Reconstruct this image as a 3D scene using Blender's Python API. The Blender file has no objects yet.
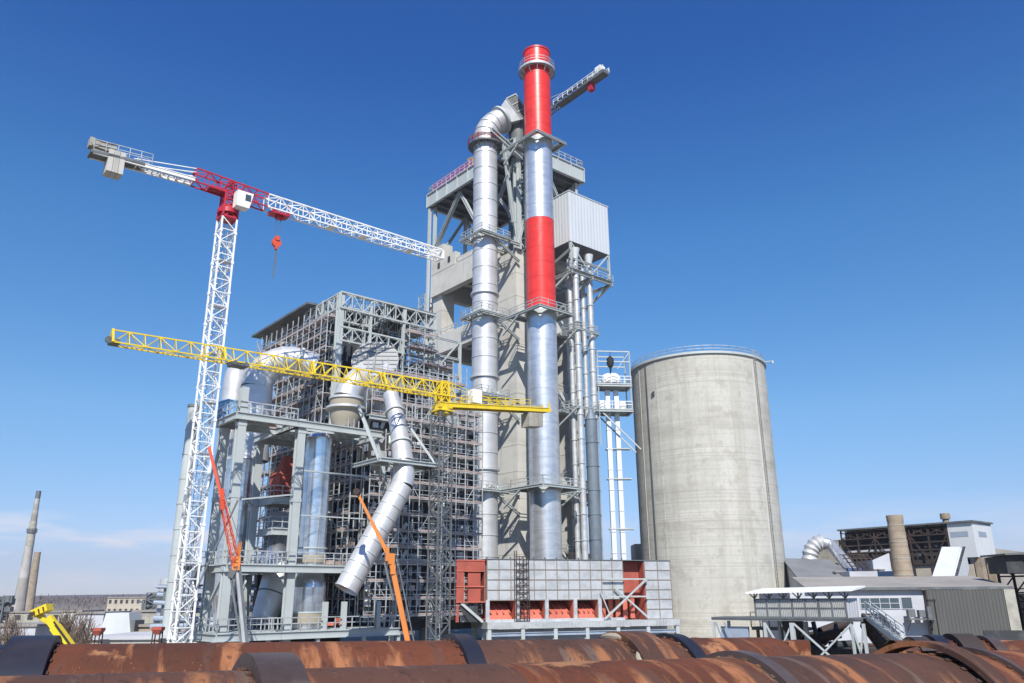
import bpy, math, random
from mathutils import Matrix, Vector
random.seed(7)
R = math.radians
SC = bpy.context.scene
COL = SC.collection

# ------------------------------------------------------------------ camera
EYE = 6.5
F = 28/36*1024
CAMM = Matrix.Translation((0, 0, EYE)) @ Matrix.Rotation(R(90+17.8), 4, 'X') @ Matrix.Rotation(R(-0.42), 4, 'Z')
cd = bpy.data.cameras.new('camera'); cd.lens = 28; cd.sensor_width = 36; cd.clip_start = 0.1; cd.clip_end = 12000
cam = bpy.data.objects.new('camera', cd); COL.objects.link(cam); cam.matrix_world = CAMM; SC.camera = cam

# survey helpers: turn a sighted direction into a site coordinate at a known distance
R3 = CAMM.to_3x3()
def ray(px, py): return R3 @ Vector(((px-512)/F, (341.5-py)/F, -1))
def at(px, py, Y):
    d = ray(px, py); return Vector((d.x*Y/d.y, Y, EYE+d.z*Y/d.y))
def hz(py, Y, px=512): return at(px, py, Y).z
def onpl(px, py, p, az):
    """sight line meets the vertical plane through p with heading az"""
    d = ray(px, py); n = Vector((math.cos(R(az)), -math.sin(R(az)), 0))
    t = (Vector(p)-Vector((0, 0, EYE))).dot(n)/d.dot(n)
    return Vector((0, 0, EYE))+d*t
EA = Vector((math.sin(R(50)), math.cos(R(50)), 0)); EB = Vector((-math.cos(R(50)), math.sin(R(50)), 0)); UZ = Vector((0, 0, 1))
def G(o, a, b, z): return Vector((o[0], o[1], 0))+EA*a+EB*b+UZ*z

# ------------------------------------------------------------------ mesh builder
class MB:
    def __init__(s): s.v = []; s.f = []; s.sm = []; s.mi = []; s.cm = 0
    def face(s, idx, sm=False): s.f.append(idx); s.sm.append(sm); s.mi.append(s.cm)
    def poly(s, pts, sm=False):
        b = len(s.v); s.v += [Vector(p) for p in pts]; s.face(list(range(b, b+len(pts))), sm)
    def hexa(s, p):   # 8 points: bottom 4 ccw, top 4 ccw
        b = len(s.v); s.v += [Vector(q) for q in p]
        for f in ((3,2,1,0),(4,5,6,7),(0,1,5,4),(1,2,6,5),(2,3,7,6),(3,0,4,7)): s.face([b+i for i in f])
    def obox(s, o, u, v, w):  # corner and three edge vectors (u x v = w direction)
        o, u, v, w = map(Vector, (o, u, v, w))
        if u.cross(v).dot(w) < 0: u, v = v, u
        s.hexa([o, o+u, o+u+v, o+v, o+w, o+u+w, o+u+v+w, o+v+w])
    def box(s, c, sz, rz=0):
        c = Vector(c); m = Matrix.Rotation(rz, 3, 'Z')
        u, v, w = m@Vector((sz[0], 0, 0)), m@Vector((0, sz[1], 0)), Vector((0, 0, sz[2]))
        s.obox(c-u/2-v/2-w/2, u, v, w)
    def beam(s, p0, p1, w, h=None, up=UZ):
        p0, p1 = Vector(p0), Vector(p1); h = h or w; d = p1-p0
        if d.length < 1e-6: return
        d.normalize(); up = Vector(up)
        if abs(d.dot(up)) > .98: up = EA.copy()
        x = d.cross(up).normalized(); y = x.cross(d).normalized()
        s.obox(p0-x*w/2-y*h/2, x*w, y*h, p1-p0)
    def hbeam(s, p0, p1, w, h, up=UZ, t=.08):   # I / H section
        p0, p1 = Vector(p0), Vector(p1); d = (p1-p0).normalized(); up = Vector(up)
        if abs(d.dot(up)) > .98: up = EA.copy()
        x = d.cross(up).normalized(); y = x.cross(d).normalized()
        for sy in (-1, 1):
            c = y*(sy*(h/2-t/2)); s.obox(p0+c-x*w/2-y*t/2, x*w, y*t, p1-p0)
        s.obox(p0-x*t/2-y*(h/2-t), x*t, y*(h-2*t), p1-p0)
    def ring(s, c, ax, r, n, ref=None):
        ax = Vector(ax).normalized(); ref = Vector(ref) if ref is not None else (EB if abs(ax.z) > .7 else UZ)
        x = ref-ax*ref.dot(ax); x.normalize(); y = ax.cross(x)
        return [Vector(c)+(x*math.cos(2*math.pi*i/n)+y*math.sin(2*math.pi*i/n))*r for i in range(n)]
    def tube(s, p0, p1, r, r1=None, n=8, caps=True):
        p0, p1 = Vector(p0), Vector(p1); r1 = r if r1 is None else r1
        s.loft([(p0, r), (p1, r1)], n, caps)
    def loft(s, pr, n=16, caps=True, axes=None):  # [(centre, radius)]
        pts = [Vector(p) for p, _ in pr]; b = len(s.v); k = len(pr)
        for i, (p, r) in enumerate(pr):
            if axes: ax = axes[i]
            else:
                j0, j1 = max(i-1, 0), min(i+1, k-1); ax = (pts[j1]-pts[j0])
                if ax.length < 1e-5: ax = pts[-1]-pts[0]
                d0 = (pts[i]-pts[j0]); d1 = (pts[j1]-pts[i])
                if d0.length > 1e-5 and d1.length > 1e-5: ax = d0.normalized()+d1.normalized()
            axn = Vector(ax).normalized()
            if i == 0: ref = EB.copy() if abs(axn.z) > .7 else UZ.copy()
            else: ref = pax.rotation_difference(axn) @ ref
            ref = (ref-axn*ref.dot(axn)).normalized(); pax = axn
            s.v += s.ring(p, axn, r, n, ref)
        for i in range(k-1):
            for j in range(n):
                a, c = b+i*n+j, b+i*n+(j+1) % n; s.face([a, c, c+n, a+n], True)
        if caps:
            bb = len(s.v); s.v += [v.copy() for v in s.v[b:b+n]]; s.face([bb+i for i in reversed(range(n))])
            bb = len(s.v); s.v += [v.copy() for v in s.v[b+(k-1)*n:b+k*n]]; s.face([bb+i for i in range(n)])
    def lathe(s, c, prof, n=32, sharp=False, caps=False):  # prof [(r,z)] around z
        c = Vector(c)
        segs = list(zip(prof[:-1], prof[1:])) if sharp else None
        def ringat(r, z): return [c+Vector((r*math.cos(2*math.pi*i/n), r*math.sin(2*math.pi*i/n), z)) for i in range(n)]
        def strip(pr):
            b = len(s.v)
            for r, z in pr: s.v += ringat(r, z)
            for i in range(len(pr)-1):
                for j in range(n):
                    a, d = b+i*n+j, b+i*n+(j+1) % n; s.face([a, d, d+n, a+n], True)
        if sharp:
            for a, b2 in segs: strip([a, b2])
        else: strip(prof)
    def annulus(s, c, ax, r0, r1, h, n=32):  # solid ring about axis ax, length h centred at c
        ax = Vector(ax).normalized(); c = Vector(c); A = c-ax*h/2; B = c+ax*h/2
        def st(p, q, rp, rq, sm):
            b = len(s.v); s.v += s.ring(p, ax, rp, n)+s.ring(q, ax, rq, n)
            for j in range(n): s.face([b+j, b+(j+1) % n, b+n+(j+1) % n, b+n+j], sm)
        st(A, B, r1, r1, True); st(B, A, r0, r0, True); st(B, B, r1, r0, False); st(A, A, r0, r1, False)
    def lattice(s, p0, p1, w, h, n, rc, rb, up=UZ, w1=None, h1=None, tri=False, x=False):
        """square (or triangular) lattice girder between two centre points"""
        p0, p1 = Vector(p0), Vector(p1); d = (p1-p0).normalized(); up = Vector(up)
        if abs(d.dot(up)) > .98: up = EA.copy()
        X = d.cross(up).normalized(); Y = X.cross(d).normalized(); w1 = w1 or w; h1 = h1 or h
        def cs(t):
            c = p0.lerp(p1, t); ww = w+(w1-w)*t; hh = h+(h1-h)*t
            if tri: return [c-X*ww/2-Y*hh/2, c+X*ww/2-Y*hh/2, c+Y*hh/2]
            return [c-X*ww/2-Y*hh/2, c+X*ww/2-Y*hh/2, c+X*ww/2+Y*hh/2, c-X*ww/2+Y*hh/2]
        m = 3 if tri else 4
        a, b = cs(0), cs(1)
        for i in range(m): s.beam(a[i], b[i], rc, rc, up=Y)
        for k in range(n):
            q0, q1 = cs(k/n), cs((k+1)/n)
            for i in range(m):
                j = (i+1) % m
                s.beam(q0[i], q0[j], rb)
                if (k+i) % 2 or x: s.beam(q0[i], q1[j], rb)
                if not (k+i) % 2 or x: s.beam(q0[j], q1[i], rb)
        q = cs(1)
        for i in range(m): s.beam(q[i], q[(i+1) % m], rb)
    def rail(s, pts, h=1.1, r=.035, step=2.0, closed=False):
        pts = [Vector(p) for p in pts]
        if closed: pts = pts+[pts[0]]
        for a, b in zip(pts[:-1], pts[1:]):
            for zz in (h, h*.55): s.beam(a+UZ*zz, b+UZ*zz, r*2)
            n = max(1, int((b-a).length/step))
            for i in range(n+1): q = a.lerp(b, i/n); s.beam(q, q+UZ*h, r*2)
    def corr(s, p0, p1, z0, z1, n, pitch=.4, dep=.06, z0b=None, z1b=None):
        """trapezoid-profiled sheet standing from p0 to p1; n outward normal"""
        p0 = Vector((p0[0], p0[1], 0)); p1 = Vector((p1[0], p1[1], 0)); L = (p1-p0).length; d = (p1-p0)/L; n = Vector(n).normalized()
        k = max(2, int(L/pitch)); pt = L/k; xs = []
        for i in range(k):
            x = i*pt; xs += [(x, 0), (x+pt*.35, 0), (x+pt*.5, dep), (x+pt*.85, dep)]
        xs.append((L, 0)); z0b = z0 if z0b is None else z0b; z1b = z1 if z1b is None else z1b
        b = len(s.v)
        for x, o in xs:
            t = x/L; q = p0+d*x+n*o; s.v += [q+UZ*(z0+(z0b-z0)*t), q+UZ*(z1+(z1b-z1)*t)]
        for i in range(len(xs)-1): s.face([b+2*i, b+2*i+2, b+2*i+3, b+2*i+1])
    def corr_slab(s, o, u, v, pitch=.5, dep=.07, th=.12):
        """profiled roof sheet with thickness: ribs run along v, spaced along u"""
        o, u, v = Vector(o), Vector(u), Vector(v); n = u.cross(v).normalized()
        if n.z < 0: n = -n
        s.obox(o-n*th, u, v, n*th); L = u.length; k = max(2, int(L/pitch)); d = u/k
        for i in range(k): s.obox(o+d*(i+.3)+n*.002, d*.3, v, n*dep)
    def build(s, name, m, parent=None, local=False):
        me = bpy.data.meshes.new(name); off = Vector((0, 0, 0))
        if parent is not None and not local:
            p = parent
            while p.parent: p = p.parent
            off = p.location
        me.from_pydata([tuple(v-off) for v in s.v], [], s.f)
        me.polygons.foreach_set('use_smooth', s.sm)
        for mm in (m if isinstance(m, (list, tuple)) else [m]): me.materials.append(mm)
        me.polygons.foreach_set('material_index', s.mi)
        me.update(); me.set_sharp_from_angle(angle=R(24)); o = bpy.data.objects.new(name, me); COL.objects.link(o)
        if parent is not None: o.parent = parent
        return o

def thing(name, label, cat, loc=(0, 0, 0), rz=0, group=None):
    o = bpy.data.objects.new(name, None); COL.objects.link(o); o.empty_display_size = .5
    o.location = loc; o.rotation_euler = (0, 0, rz); o['label'] = label; o['category'] = cat
    if group: o['group'] = group
    return o
def tag(o, label, cat, group=None):
    o['label'] = label; o['category'] = cat
    if group: o['group'] = group
    return o
def struct(o, kind='structure'): o['kind'] = kind; return o
def single(name, mb, m, label, cat, group=None):
    """a thing that is one mesh: origin at its base"""
    xs = [v.x for v in mb.v]; ys = [v.y for v in mb.v]; zs = [v.z for v in mb.v]
    off = Vector(((min(xs)+max(xs))/2, (min(ys)+max(ys))/2, min(zs)))
    mb.v = [v-off for v in mb.v]; o = mb.build(name, m); o.location = off
    return tag(o, label, cat, group)
def dup_tree(o, parent=None):
    c = o.copy(); COL.objects.link(c); c.parent = parent
    for ch in list(o.children): dup_tree(ch, c)
    return c

# ------------------------------------------------------------------ materials
def mat(name, base, rough=.6, metal=0, layers=(), bump=0, bscale=3, spec=None, rvar=0):
    """layers: (colour, (sx,sy,sz), lo, hi, detail, strength)"""
    m = bpy.data.materials.new(name); m.use_nodes = True; nt = m.node_tree; N = nt.nodes; L = nt.links
    b = N['Principled BSDF']; b.inputs['Roughness'].default_value = rough; b.inputs['Metallic'].default_value = metal
    if spec is not None: b.inputs['Specular IOR Level'].default_value = spec
    tc = N.new('ShaderNodeTexCoord')
    rgb = N.new('ShaderNodeRGB'); rgb.outputs[0].default_value = (*base, 1); cur = rgb.outputs[0]
    for i, (c, sc, lo, hi, det, st) in enumerate(layers):
        mp = N.new('ShaderNodeMapping'); mp.inputs['Scale'].default_value = sc; mp.inputs['Location'].default_value = (i*7.3, i*3.1, i*5.7)
        L.new(tc.outputs['Object'], mp.inputs[0])
        nz = N.new('ShaderNodeTexNoise'); nz.inputs['Scale'].default_value = 1; nz.inputs['Detail'].default_value = det; nz.inputs['Roughness'].default_value = .6
        L.new(mp.outputs[0], nz.inputs['Vector'])
        mr = N.new('ShaderNodeMapRange'); mr.inputs['From Min'].default_value = lo; mr.inputs['From Max'].default_value = hi; mr.inputs['To Max'].default_value = st
        L.new(nz.outputs[0], mr.inputs[0])
        mx = N.new('ShaderNodeMix'); mx.data_type = 'RGBA'; mx.inputs['B'].default_value = (*c, 1)
        L.new(mr.outputs[0], mx.inputs['Factor']); L.new(cur, mx.inputs['A']); cur = mx.outputs['Result']
    L.new(cur, b.inputs['Base Color'])
    if bump or rvar:
        nz = N.new('ShaderNodeTexNoise'); nz.inputs['Scale'].default_value = bscale; nz.inputs['Detail'].default_value = 5
        L.new(tc.outputs['Object'], nz.inputs['Vector'])
        if bump:
            bp = N.new('ShaderNodeBump'); bp.inputs['Strength'].default_value = min(1, bump*4); bp.inputs['Distance'].default_value = bump
            L.new(nz.outputs[0], bp.inputs['Height']); L.new(bp.outputs[0], b.inputs['Normal'])
        if rvar:
            mr = N.new('ShaderNodeMapRange'); mr.inputs['To Min'].default_value = rough-rvar; mr.inputs['To Max'].default_value = rough+rvar
            L.new(nz.outputs[0], mr.inputs[0]); L.new(mr.outputs[0], b.inputs['Roughness'])
    return m
M = {}
M['conc'] = mat('slipform_concrete', (.455, .45, .405), .9, 0, [((.33, .32, .285), (.05, .05, .7), .45, .66, 4, .4), ((.50, .49, .45), (.16, .16, .05), .5, .7, 5, .6), ((.25, .24, .20), (1.3, 1.3, .03), .58, .75, 3, .35), ((.30, .29, .25), (.05, .05, .25), .55, .62, 6, .4), ((.30, .285, .24), (.5, .5, .5), .55, .62, 8, .5), ((.52, .51, .47), (.12, .12, .35), .57, .64, 6, .6), ((.30, .29, .255), (.03, .03, 2.2), .56, .68, 3, .25), ((.30, .285, .24), (.5, .5, .025), .53, .66, 5, .45), ((.50, .49, .45), (.9, .9, .25), .56, .66, 8, .4), ((.33, .32, .28), (3, 3, 1.4), .52, .62, 6, .35), ((.27, .26, .22), (.02, .02, 3.4), .57, .62, 2, .4)], .03, 2)
M['conc2'] = mat('cast_concrete', (.49, .485, .45), .9, 0, [((.36, .35, .31), (.12, .12, .35), .45, .65, 5, .6), ((.58, .57, .52), (.4, .4, .1), .5, .7, 4, .5), ((.2, .19, .17), (1, 1, .06), .6, .75, 3, .5)], .02, 3)
M['galv'] = mat('dull_zinc_cladding', (.60, .61, .61), .45, .45, [((.42, .43, .44), (.25, .25, .5), .42, .62, 4, .6), ((.66, .67, .68), (.8, .8, .12), .5, .68, 3, .5)], .01, 4, rvar=.1)
M['shiny'] = mat('bright_steel_cladding', (.80, .82, .84), .25, .92, [((.52, .54, .58), (.4, .4, .9), .45, .6, 3, .6)], .003, 1.0, rvar=.05)
M['stacksteel'] = mat('brushed_stack_steel', (.62, .64, .66), .36, .7, [((.45, .48, .52), (.5, .5, 1.5), .45, .6, 3, .6), ((.72, .74, .77), (1, 1, .08), .5, .66, 3, .6)], .015, 1.5, rvar=.08)
M['grey'] = mat('pale_grey_steel_paint', (.40, .44, .44), .5, 0, [((.30, .33, .33), (.5, .5, .3), .45, .7, 4, .5), ((.22, .17, .13), (1.5, 1.5, .7), .66, .74, 4, .6)], .004, 4)
M['dgrey'] = mat('dark_grey_steel_paint', (.13, .145, .15), .55, .1, [((.07, .07, .075), (.7, .7, .4), .45, .65, 4, .6)])
M['pole'] = mat('scaffold_zinc', (.50, .53, .54), .5, .3, [((.2, .21, .22), (1, 1, 1), .45, .65, 3, .6)])
M['plank'] = mat('scaffold_board', (.36, .29, .27), .8, 0, [((.16, .11, .09), (.8, .8, .8), .4, .65, 3, .7), ((.42, .34, .30), (.3, .3, .9), .55, .7, 3, .7)])
M['white'] = mat('white_machine_paint', (.76, .77, .76), .45, 0, [((.5, .5, .48), (.9, .9, .6), .5, .72, 4, .5)])
M['red'] = mat('red_gloss_paint', (.64, .035, .025), .33, 0, [((.56, .09, .07), (1.6, 1.6, .04), .54, .68, 4, .5), ((.35, .03, .025), (.9, .9, .5), .62, .72, 6, .5), ((.50, .025, .02), (.4, .4, .7), .48, .66, 4, .6)], .035, 1.6, rvar=.1)
M['cred'] = mat('crane_red_paint', (.42, .02, .04), .45)
M['yellow'] = mat('crane_yellow_paint', (.70, .52, .02), .4, 0, [((.45, .33, .03), (.8, .8, .8), .5, .72, 4, .5)])
M['orange'] = mat('orange_machine_paint', (.56, .19, .035), .5, 0, [((.4, .13, .04), (.9, .9, .6), .5, .7, 4, .5)])
M['oredx'] = mat('orange_red_boom_paint', (.60, .08, .03), .45)
M['primer'] = mat('red_oxide_primer', (.36, .075, .05), .75, 0, [((.24, .06, .045), (.6, .6, .6), .42, .65, 5, .7), ((.42, .17, .11), (1.2, 1.2, .3), .55, .72, 4, .5)])
M['salmon'] = mat('bright_red_oxide', (.50, .13, .085), .75, 0, [((.34, .085, .055), (.7, .7, .5), .45, .68, 5, .7)])
M['panel'] = mat('pale_zinc_panel', (.50, .52, .53), .5, .35, [((.38, .40, .41), (.5, .5, .9), .46, .56, 6, .7), ((.36, .30, .25), (1.6, 1.6, .25), .58, .70, 5, .5), ((.58, .60, .61), (.9, .9, .6), .54, .62, 3, .35)], .005, 2)
M['rust'] = mat('weathered_rust', (.118, .037, .018), .8, 0, [((.065, .026, .016), (.35, .3, .3), .44, .58, 9, .8), ((.31, .13, .058), (1.2, .2, .2), .52, .60, 9, .9), ((.085, .045, .034), (2.2, .3, .3), .56, .62, 7, .6), ((.34, .165, .08), (.5, .6, .6), .61, .65, 9, .8), ((.045, .024, .017), (8, 4, 4), .58, .66, 6, .7), ((.30, .14, .07), (15, 11, 11), .65, .70, 4, .5)], .04, 9, rvar=.1, spec=.25)
M['rustgrey'] = mat('rust_over_grey_mill_scale', (.092, .043, .029), .75, .05, [((.055, .03, .023), (.3, .25, .25), .44, .58, 9, .8), ((.28, .118, .052), (1.1, .2, .2), .525, .60, 9, .9), ((.135, .098, .08), (2.5, .35, .35), .57, .63, 7, .6), ((.04, .024, .02), (8, 4, 4), .58, .66, 6, .7), ((.28, .13, .065), (15, 11, 11), .66, .70, 4, .5)], .04, 9, rvar=.1, spec=.25)
M['tyre'] = mat('kiln_tyre_steel', (.13, .10, .09), .5, .5, [((.07, .045, .035), (.6, .6, .6), .42, .62, 6, .8), ((.22, .16, .13), (1.5, 1.5, 1.5), .55, .7, 5, .6)], .01, 6)
M['black'] = mat('blue_black_shell', (.018, .02, .032), .5, .2, [((.05, .04, .04), (.6, .6, .6), .5, .7, 5, .7)], .01, 5)  # near-black tone of the far tube's left end and several rings
M['bitumen'] = mat('near_black', (.02, .02, .022), .8)
M['cwhite'] = mat('pale_corrugated_sheet', (.60, .63, .64), .5, .2, [((.50, .53, .54), (.5, .5, .1), .45, .65, 3, .5)])
M['wwall'] = mat('whitewashed_sheet_wall', (.44, .455, .49), .75, 0, [((.35, .36, .39), (.25, .25, .5), .45, .65, 5, .6), ((.38, .35, .31), (1, 1, .1), .62, .75, 4, .5)])
M['coverp'] = mat('cover_plate', (.30, .31, .31), .7, 0)
M['groof'] = mat('weathered_grey_roof', (.27, .255, .235), .9, 0, [((.20, .19, .175), (.15, .15, .15), .42, .6, 6, .7), ((.34, .31, .28), (.6, .6, .6), .55, .7, 5, .5)], .01, 2)
M['slate'] = mat('blue_grey_fibre_cement_roof', (.17, .18, .19), .85, 0, [((.12, .125, .13), (.2, .2, .2), .42, .62, 5, .7)])
M['cgrey'] = mat('dark_corrugated_cement_sheet', (.085, .085, .08), .85, 0, [((.08, .082, .078), (.5, .5, .12), .42, .62, 5, .7), ((.12, .12, .11), (1.5, 1.5, .1), .58, .72, 4, .6)])
M['brick'] = mat('sooty_yellow_brick', (.30, .245, .18), .9, 0, [((.20, .16, .12), (.5, .5, .8), .42, .6, 6, .7), ((.38, .32, .25), (.7, .7, .2), .55, .7, 4, .5)], .02, 6)
M['seam'] = mat('rusty_seam_strip', (.20, .17, .145), .8)
M['glass'] = mat('window_glass', (.06, .085, .10), .1, 0)
M['shade'] = mat('shade_dark_duct', (.15, .19, .23), .6, .2, [((.10, .12, .15), (.6, .6, .4), .45, .65, 4, .6)])  # shadow on the vent duct put into its colour
M['rsteel'] = mat('rusty_dark_steel', (.045, .032, .028), .8, .2, [((.10, .06, .045), (.6, .6, .6), .5, .68, 5, .7)])
M['beige'] = mat('beige_render', (.42, .38, .31), .9, 0, [((.30, .27, .22), (.2, .2, .4), .42, .62, 5, .7)])
M['tan'] = mat('tan_insulation_wrap', (.31, .28, .225), .85, 0, [((.30, .26, .19), (.5, .5, 1.2), .42, .6, 5, .7)], .05, 1.5)
M['blue'] = mat('light_blue_sheet', (.18, .38, .62), .5)
M['bgrey'] = mat('blue_grey_sheet', (.34, .40, .48), .45, .3, [((.24, .28, .34), (.5, .5, .5), .45, .65, 4, .7)])
M['net'] = mat('magenta_safety_net', (.38, .08, .30), .8)
M['dark'] = mat('dark_steel_and_shade', (.03, .033, .036), .8, 0, [((.08, .085, .09), (.6, .6, .6), .5, .66, 4, .7)])  # also the painted shade inside the filter building and gutted hall
M['louv'] = mat('weathered_grey_louvre', (.35, .34, .29), .8, 0, [((.22, .21, .18), (.7, .7, .7), .42, .62, 5, .7)])
Z = lambda z: EYE+z
# ------------------------------------------------------------------ world + sun
SUN_AZ, SUN_EL = 2, 44      # sun behind the camera, a little to the right
w = bpy.data.worlds.new('World'); SC.world = w; w.use_nodes = True; nt = w.node_tree
bg = nt.nodes['Background']; sky = nt.nodes.new('ShaderNodeTexSky'); sky.sky_type = 'NISHITA'; sky.sun_disc = False
sv = Vector((math.sin(R(SUN_AZ))*math.cos(R(SUN_EL)), -math.cos(R(SUN_AZ))*math.cos(R(SUN_EL)), math.sin(R(SUN_EL))))
sky.sun_elevation = R(SUN_EL); sky.sun_rotation = R(180-SUN_AZ)
sky.altitude = 0; sky.air_density = 1.0; sky.dust_density = 0.0; sky.ozone_density = 2.0
tc = nt.nodes.new('ShaderNodeTexCoord'); mp = nt.nodes.new('ShaderNodeMapping'); mp.inputs['Scale'].default_value = (3.5, 3.5, 22); mp.inputs['Location'].default_value = (2.2, 0.4, 0.3)
nz = nt.nodes.new('ShaderNodeTexNoise'); nz.inputs['Scale'].default_value = 1.6; nz.inputs['Detail'].default_value = 7; nz.inputs['Roughness'].default_value = .55
nt.links.new(tc.outputs['Generated'], mp.inputs[0]); nt.links.new(mp.outputs[0], nz.inputs['Vector'])
mr = nt.nodes.new('ShaderNodeMapRange'); mr.inputs['From Min'].default_value = .47; mr.inputs['From Max'].default_value = .60
nt.links.new(nz.outputs[0], mr.inputs[0])
sp = nt.nodes.new('ShaderNodeSeparateXYZ'); nt.links.new(tc.outputs['Generated'], sp.inputs[0])
r1 = nt.nodes.new('ShaderNodeValToRGB'); e = r1.color_ramp.elements   # clouds live low over the horizon
e[0].position = 0.0; e[0].color = (.08, .08, .08, 1); e[1].position = .105; e[1].color = (0, 0, 0, 1)
x = e.new(.045); x.color = (.9, .9, .9, 1); x = e.new(.07); x.color = (.7, .7, .7, 1)
nt.links.new(sp.outputs['Z'], r1.inputs[0])
mu = nt.nodes.new('ShaderNodeMath'); mu.operation = 'MULTIPLY'; mk = nt.nodes.new('ShaderNodeMapRange'); mk.inputs['From Min'].default_value = -.25; mk.inputs['From Max'].default_value = .45; mk.inputs['To Min'].default_value = 1; mk.inputs['To Max'].default_value = .3; nt.links.new(sp.outputs['X'], mk.inputs[0]); m3 = nt.nodes.new('ShaderNodeMath'); m3.operation = 'MULTIPLY'; nt.links.new(mr.outputs[0], m3.inputs[0]); nt.links.new(mk.outputs[0], m3.inputs[1]); nt.links.new(m3.outputs[0], mu.inputs[0]); nt.links.new(r1.outputs[0], mu.inputs[1])
mx = nt.nodes.new('ShaderNodeMix'); mx.data_type = 'RGBA'; mx.inputs['B'].default_value = (6.0, 5.9, 6.3, 1)
hs = nt.nodes.new('ShaderNodeHueSaturation'); hs.inputs['Saturation'].default_value = 1.25
r2 = nt.nodes.new('ShaderNodeValToRGB'); e2 = r2.color_ramp.elements   # thicker, whiter air low down
e2[0].position = 0; e2[0].color = (.42, .50, .90, 1); e2[1].position = .6; e2[1].color = (.30, .595, .96, 1); x = e2.new(.045); x.color = (.52, .54, .80, 1); x = e2.new(.125); x.color = (.62, .66, .80, 1); x = e2.new(.21); x.color = (.74, .81, .87, 1); x = e2.new(.42); x.color = (.57, .84, .99, 1)
mm_ = nt.nodes.new('ShaderNodeMix'); mm_.data_type = 'RGBA'; mm_.blend_type = 'MULTIPLY'; mm_.inputs['Factor'].default_value = 1
nt.links.new(tc.outputs['Generated'], sp.inputs[0]) if False else None
nt.links.new(sky.outputs[0], hs.inputs['Color']); nt.links.new(sp.outputs['Z'], r2.inputs[0]); nt.links.new(hs.outputs[0], mm_.inputs['A']); nt.links.new(r2.outputs[0], mm_.inputs['B']); nt.links.new(mm_.outputs['Result'], mx.inputs['A'])
nt.links.new(mu.outputs[0], mx.inputs['Factor']); nt.links.new(mx.outputs['Result'], bg.inputs[0])
bg.inputs[1].default_value = 0.11
sl = bpy.data.lights.new('sun', 'SUN'); sl.energy = 4.8; sl.angle = R(.5); sl.color = (1, .95, .87)
so = bpy.data.objects.new('sun', sl); COL.objects.link(so); so.rotation_euler = sv.to_track_quat('Z', 'Y').to_euler(); so.location = sv*100
SC.view_settings.view_transform = 'Standard'; SC.view_settings.look = 'None'; SC.view_settings.gamma = 1; SC.view_settings.exposure = 0.5

# ------------------------------------------------------------------ ground and hills
mb = MB(); mb.poly([(-7000, -400, 0), (7000, -400, 0), (7000, 9000, 0), (-7000, 9000, 0)])
gm = mat('works_yard_dirt', (.20, .175, .14), .95, 0, [((.12, .10, .08), (.04, .04, .04), .42, .6, 7, .8), ((.29, .27, .23), (.3, .3, .3), .52, .68, 6, .6)], .03, 1)
struct(mb.build('ground', gm))
rnd = random.Random(3)
def ridge(name, Y0, Y1, base, amp, m, seed):
    rr = random.Random(seed); mb = MB(); nx = 90; X0, X1 = -4200, 4200; rows = 7
    ph = [(rr.uniform(0, 6), rr.uniform(.6, 1.4)) for _ in range(5)]
    for j in range(rows):
        t = j/(rows-1)
        for i in range(nx+1):
            x = X0+(X1-X0)*i/nx
            h = base+amp*sum(math.sin(x*.0011*(k+1)*p[1]+p[0])/(k+1.5) for k, p in enumerate(ph))
            mb.v.append(Vector((x, Y0+(Y1-Y0)*t, max(0, h)*math.sin(min(1, t*1.15)*math.pi/2)-.5)))
    for j in range(rows-1):
        for i in range(nx):
            a = j*(nx+1)+i; mb.face([a, a+1, a+nx+2, a+nx+1], True)
    return struct(mb.build(name, m))
M['hill'] = mat('bare_wooded_hill', (.075, .068, .075), 1, 0, [((.045, .042, .05), (.02, .02, .02), .4, .6, 8, .9), ((.10, .085, .075), (.05, .05, .05), .5, .65, 6, .7)])
ridge('hills', 2400, 3600, 22, 12, M['hill'], 5)
# far-off leafless wood that nobody could count
mb = MB(); rr = random.Random(11)
for k in range(5200):
    Y = rr.uniform(520, 1900)**1; az = rr.uniform(-.75, .75); x = Y*math.tan(az) if rr.random() < .85 else -Y*rr.uniform(.3, .75)
    h = rr.uniform(9, 11.5)*(.62+Y/2600); r = h*rr.uniform(.25, .36); c = Vector((x, Y, h*.58))
    for q in range(9):
        a = rr.uniform(0, 6.28); rad = r*rr.uniform(.3, 1); p = c+Vector((math.cos(a)*rad, math.sin(a)*rad*.6, rr.uniform(-.45, .42)*h))
        s = r*rr.uniform(.15, .4); a2 = rr.uniform(0, 3.1)
        u = Vector((math.cos(a2), math.sin(a2), rr.uniform(-.3, .3)))*s*.55; v = Vector((rr.uniform(-.3, .3), rr.uniform(-.3, .3), 1))*s*rr.uniform(1.2, 2.2)
        mb.poly([p-u, p-v*.6, p+u*.9, p+v])
M['wood'] = mat('leafless_wood', (.15, .125, .118), 1, 0, [((.12, .10, .098), (.012, .012, .012), .4, .6, 3, .8), ((.17, .145, .13), (.08, .08, .08), .52, .66, 4, .7)])
struct(mb.build('far_wood', M['wood']), 'stuff')

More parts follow.
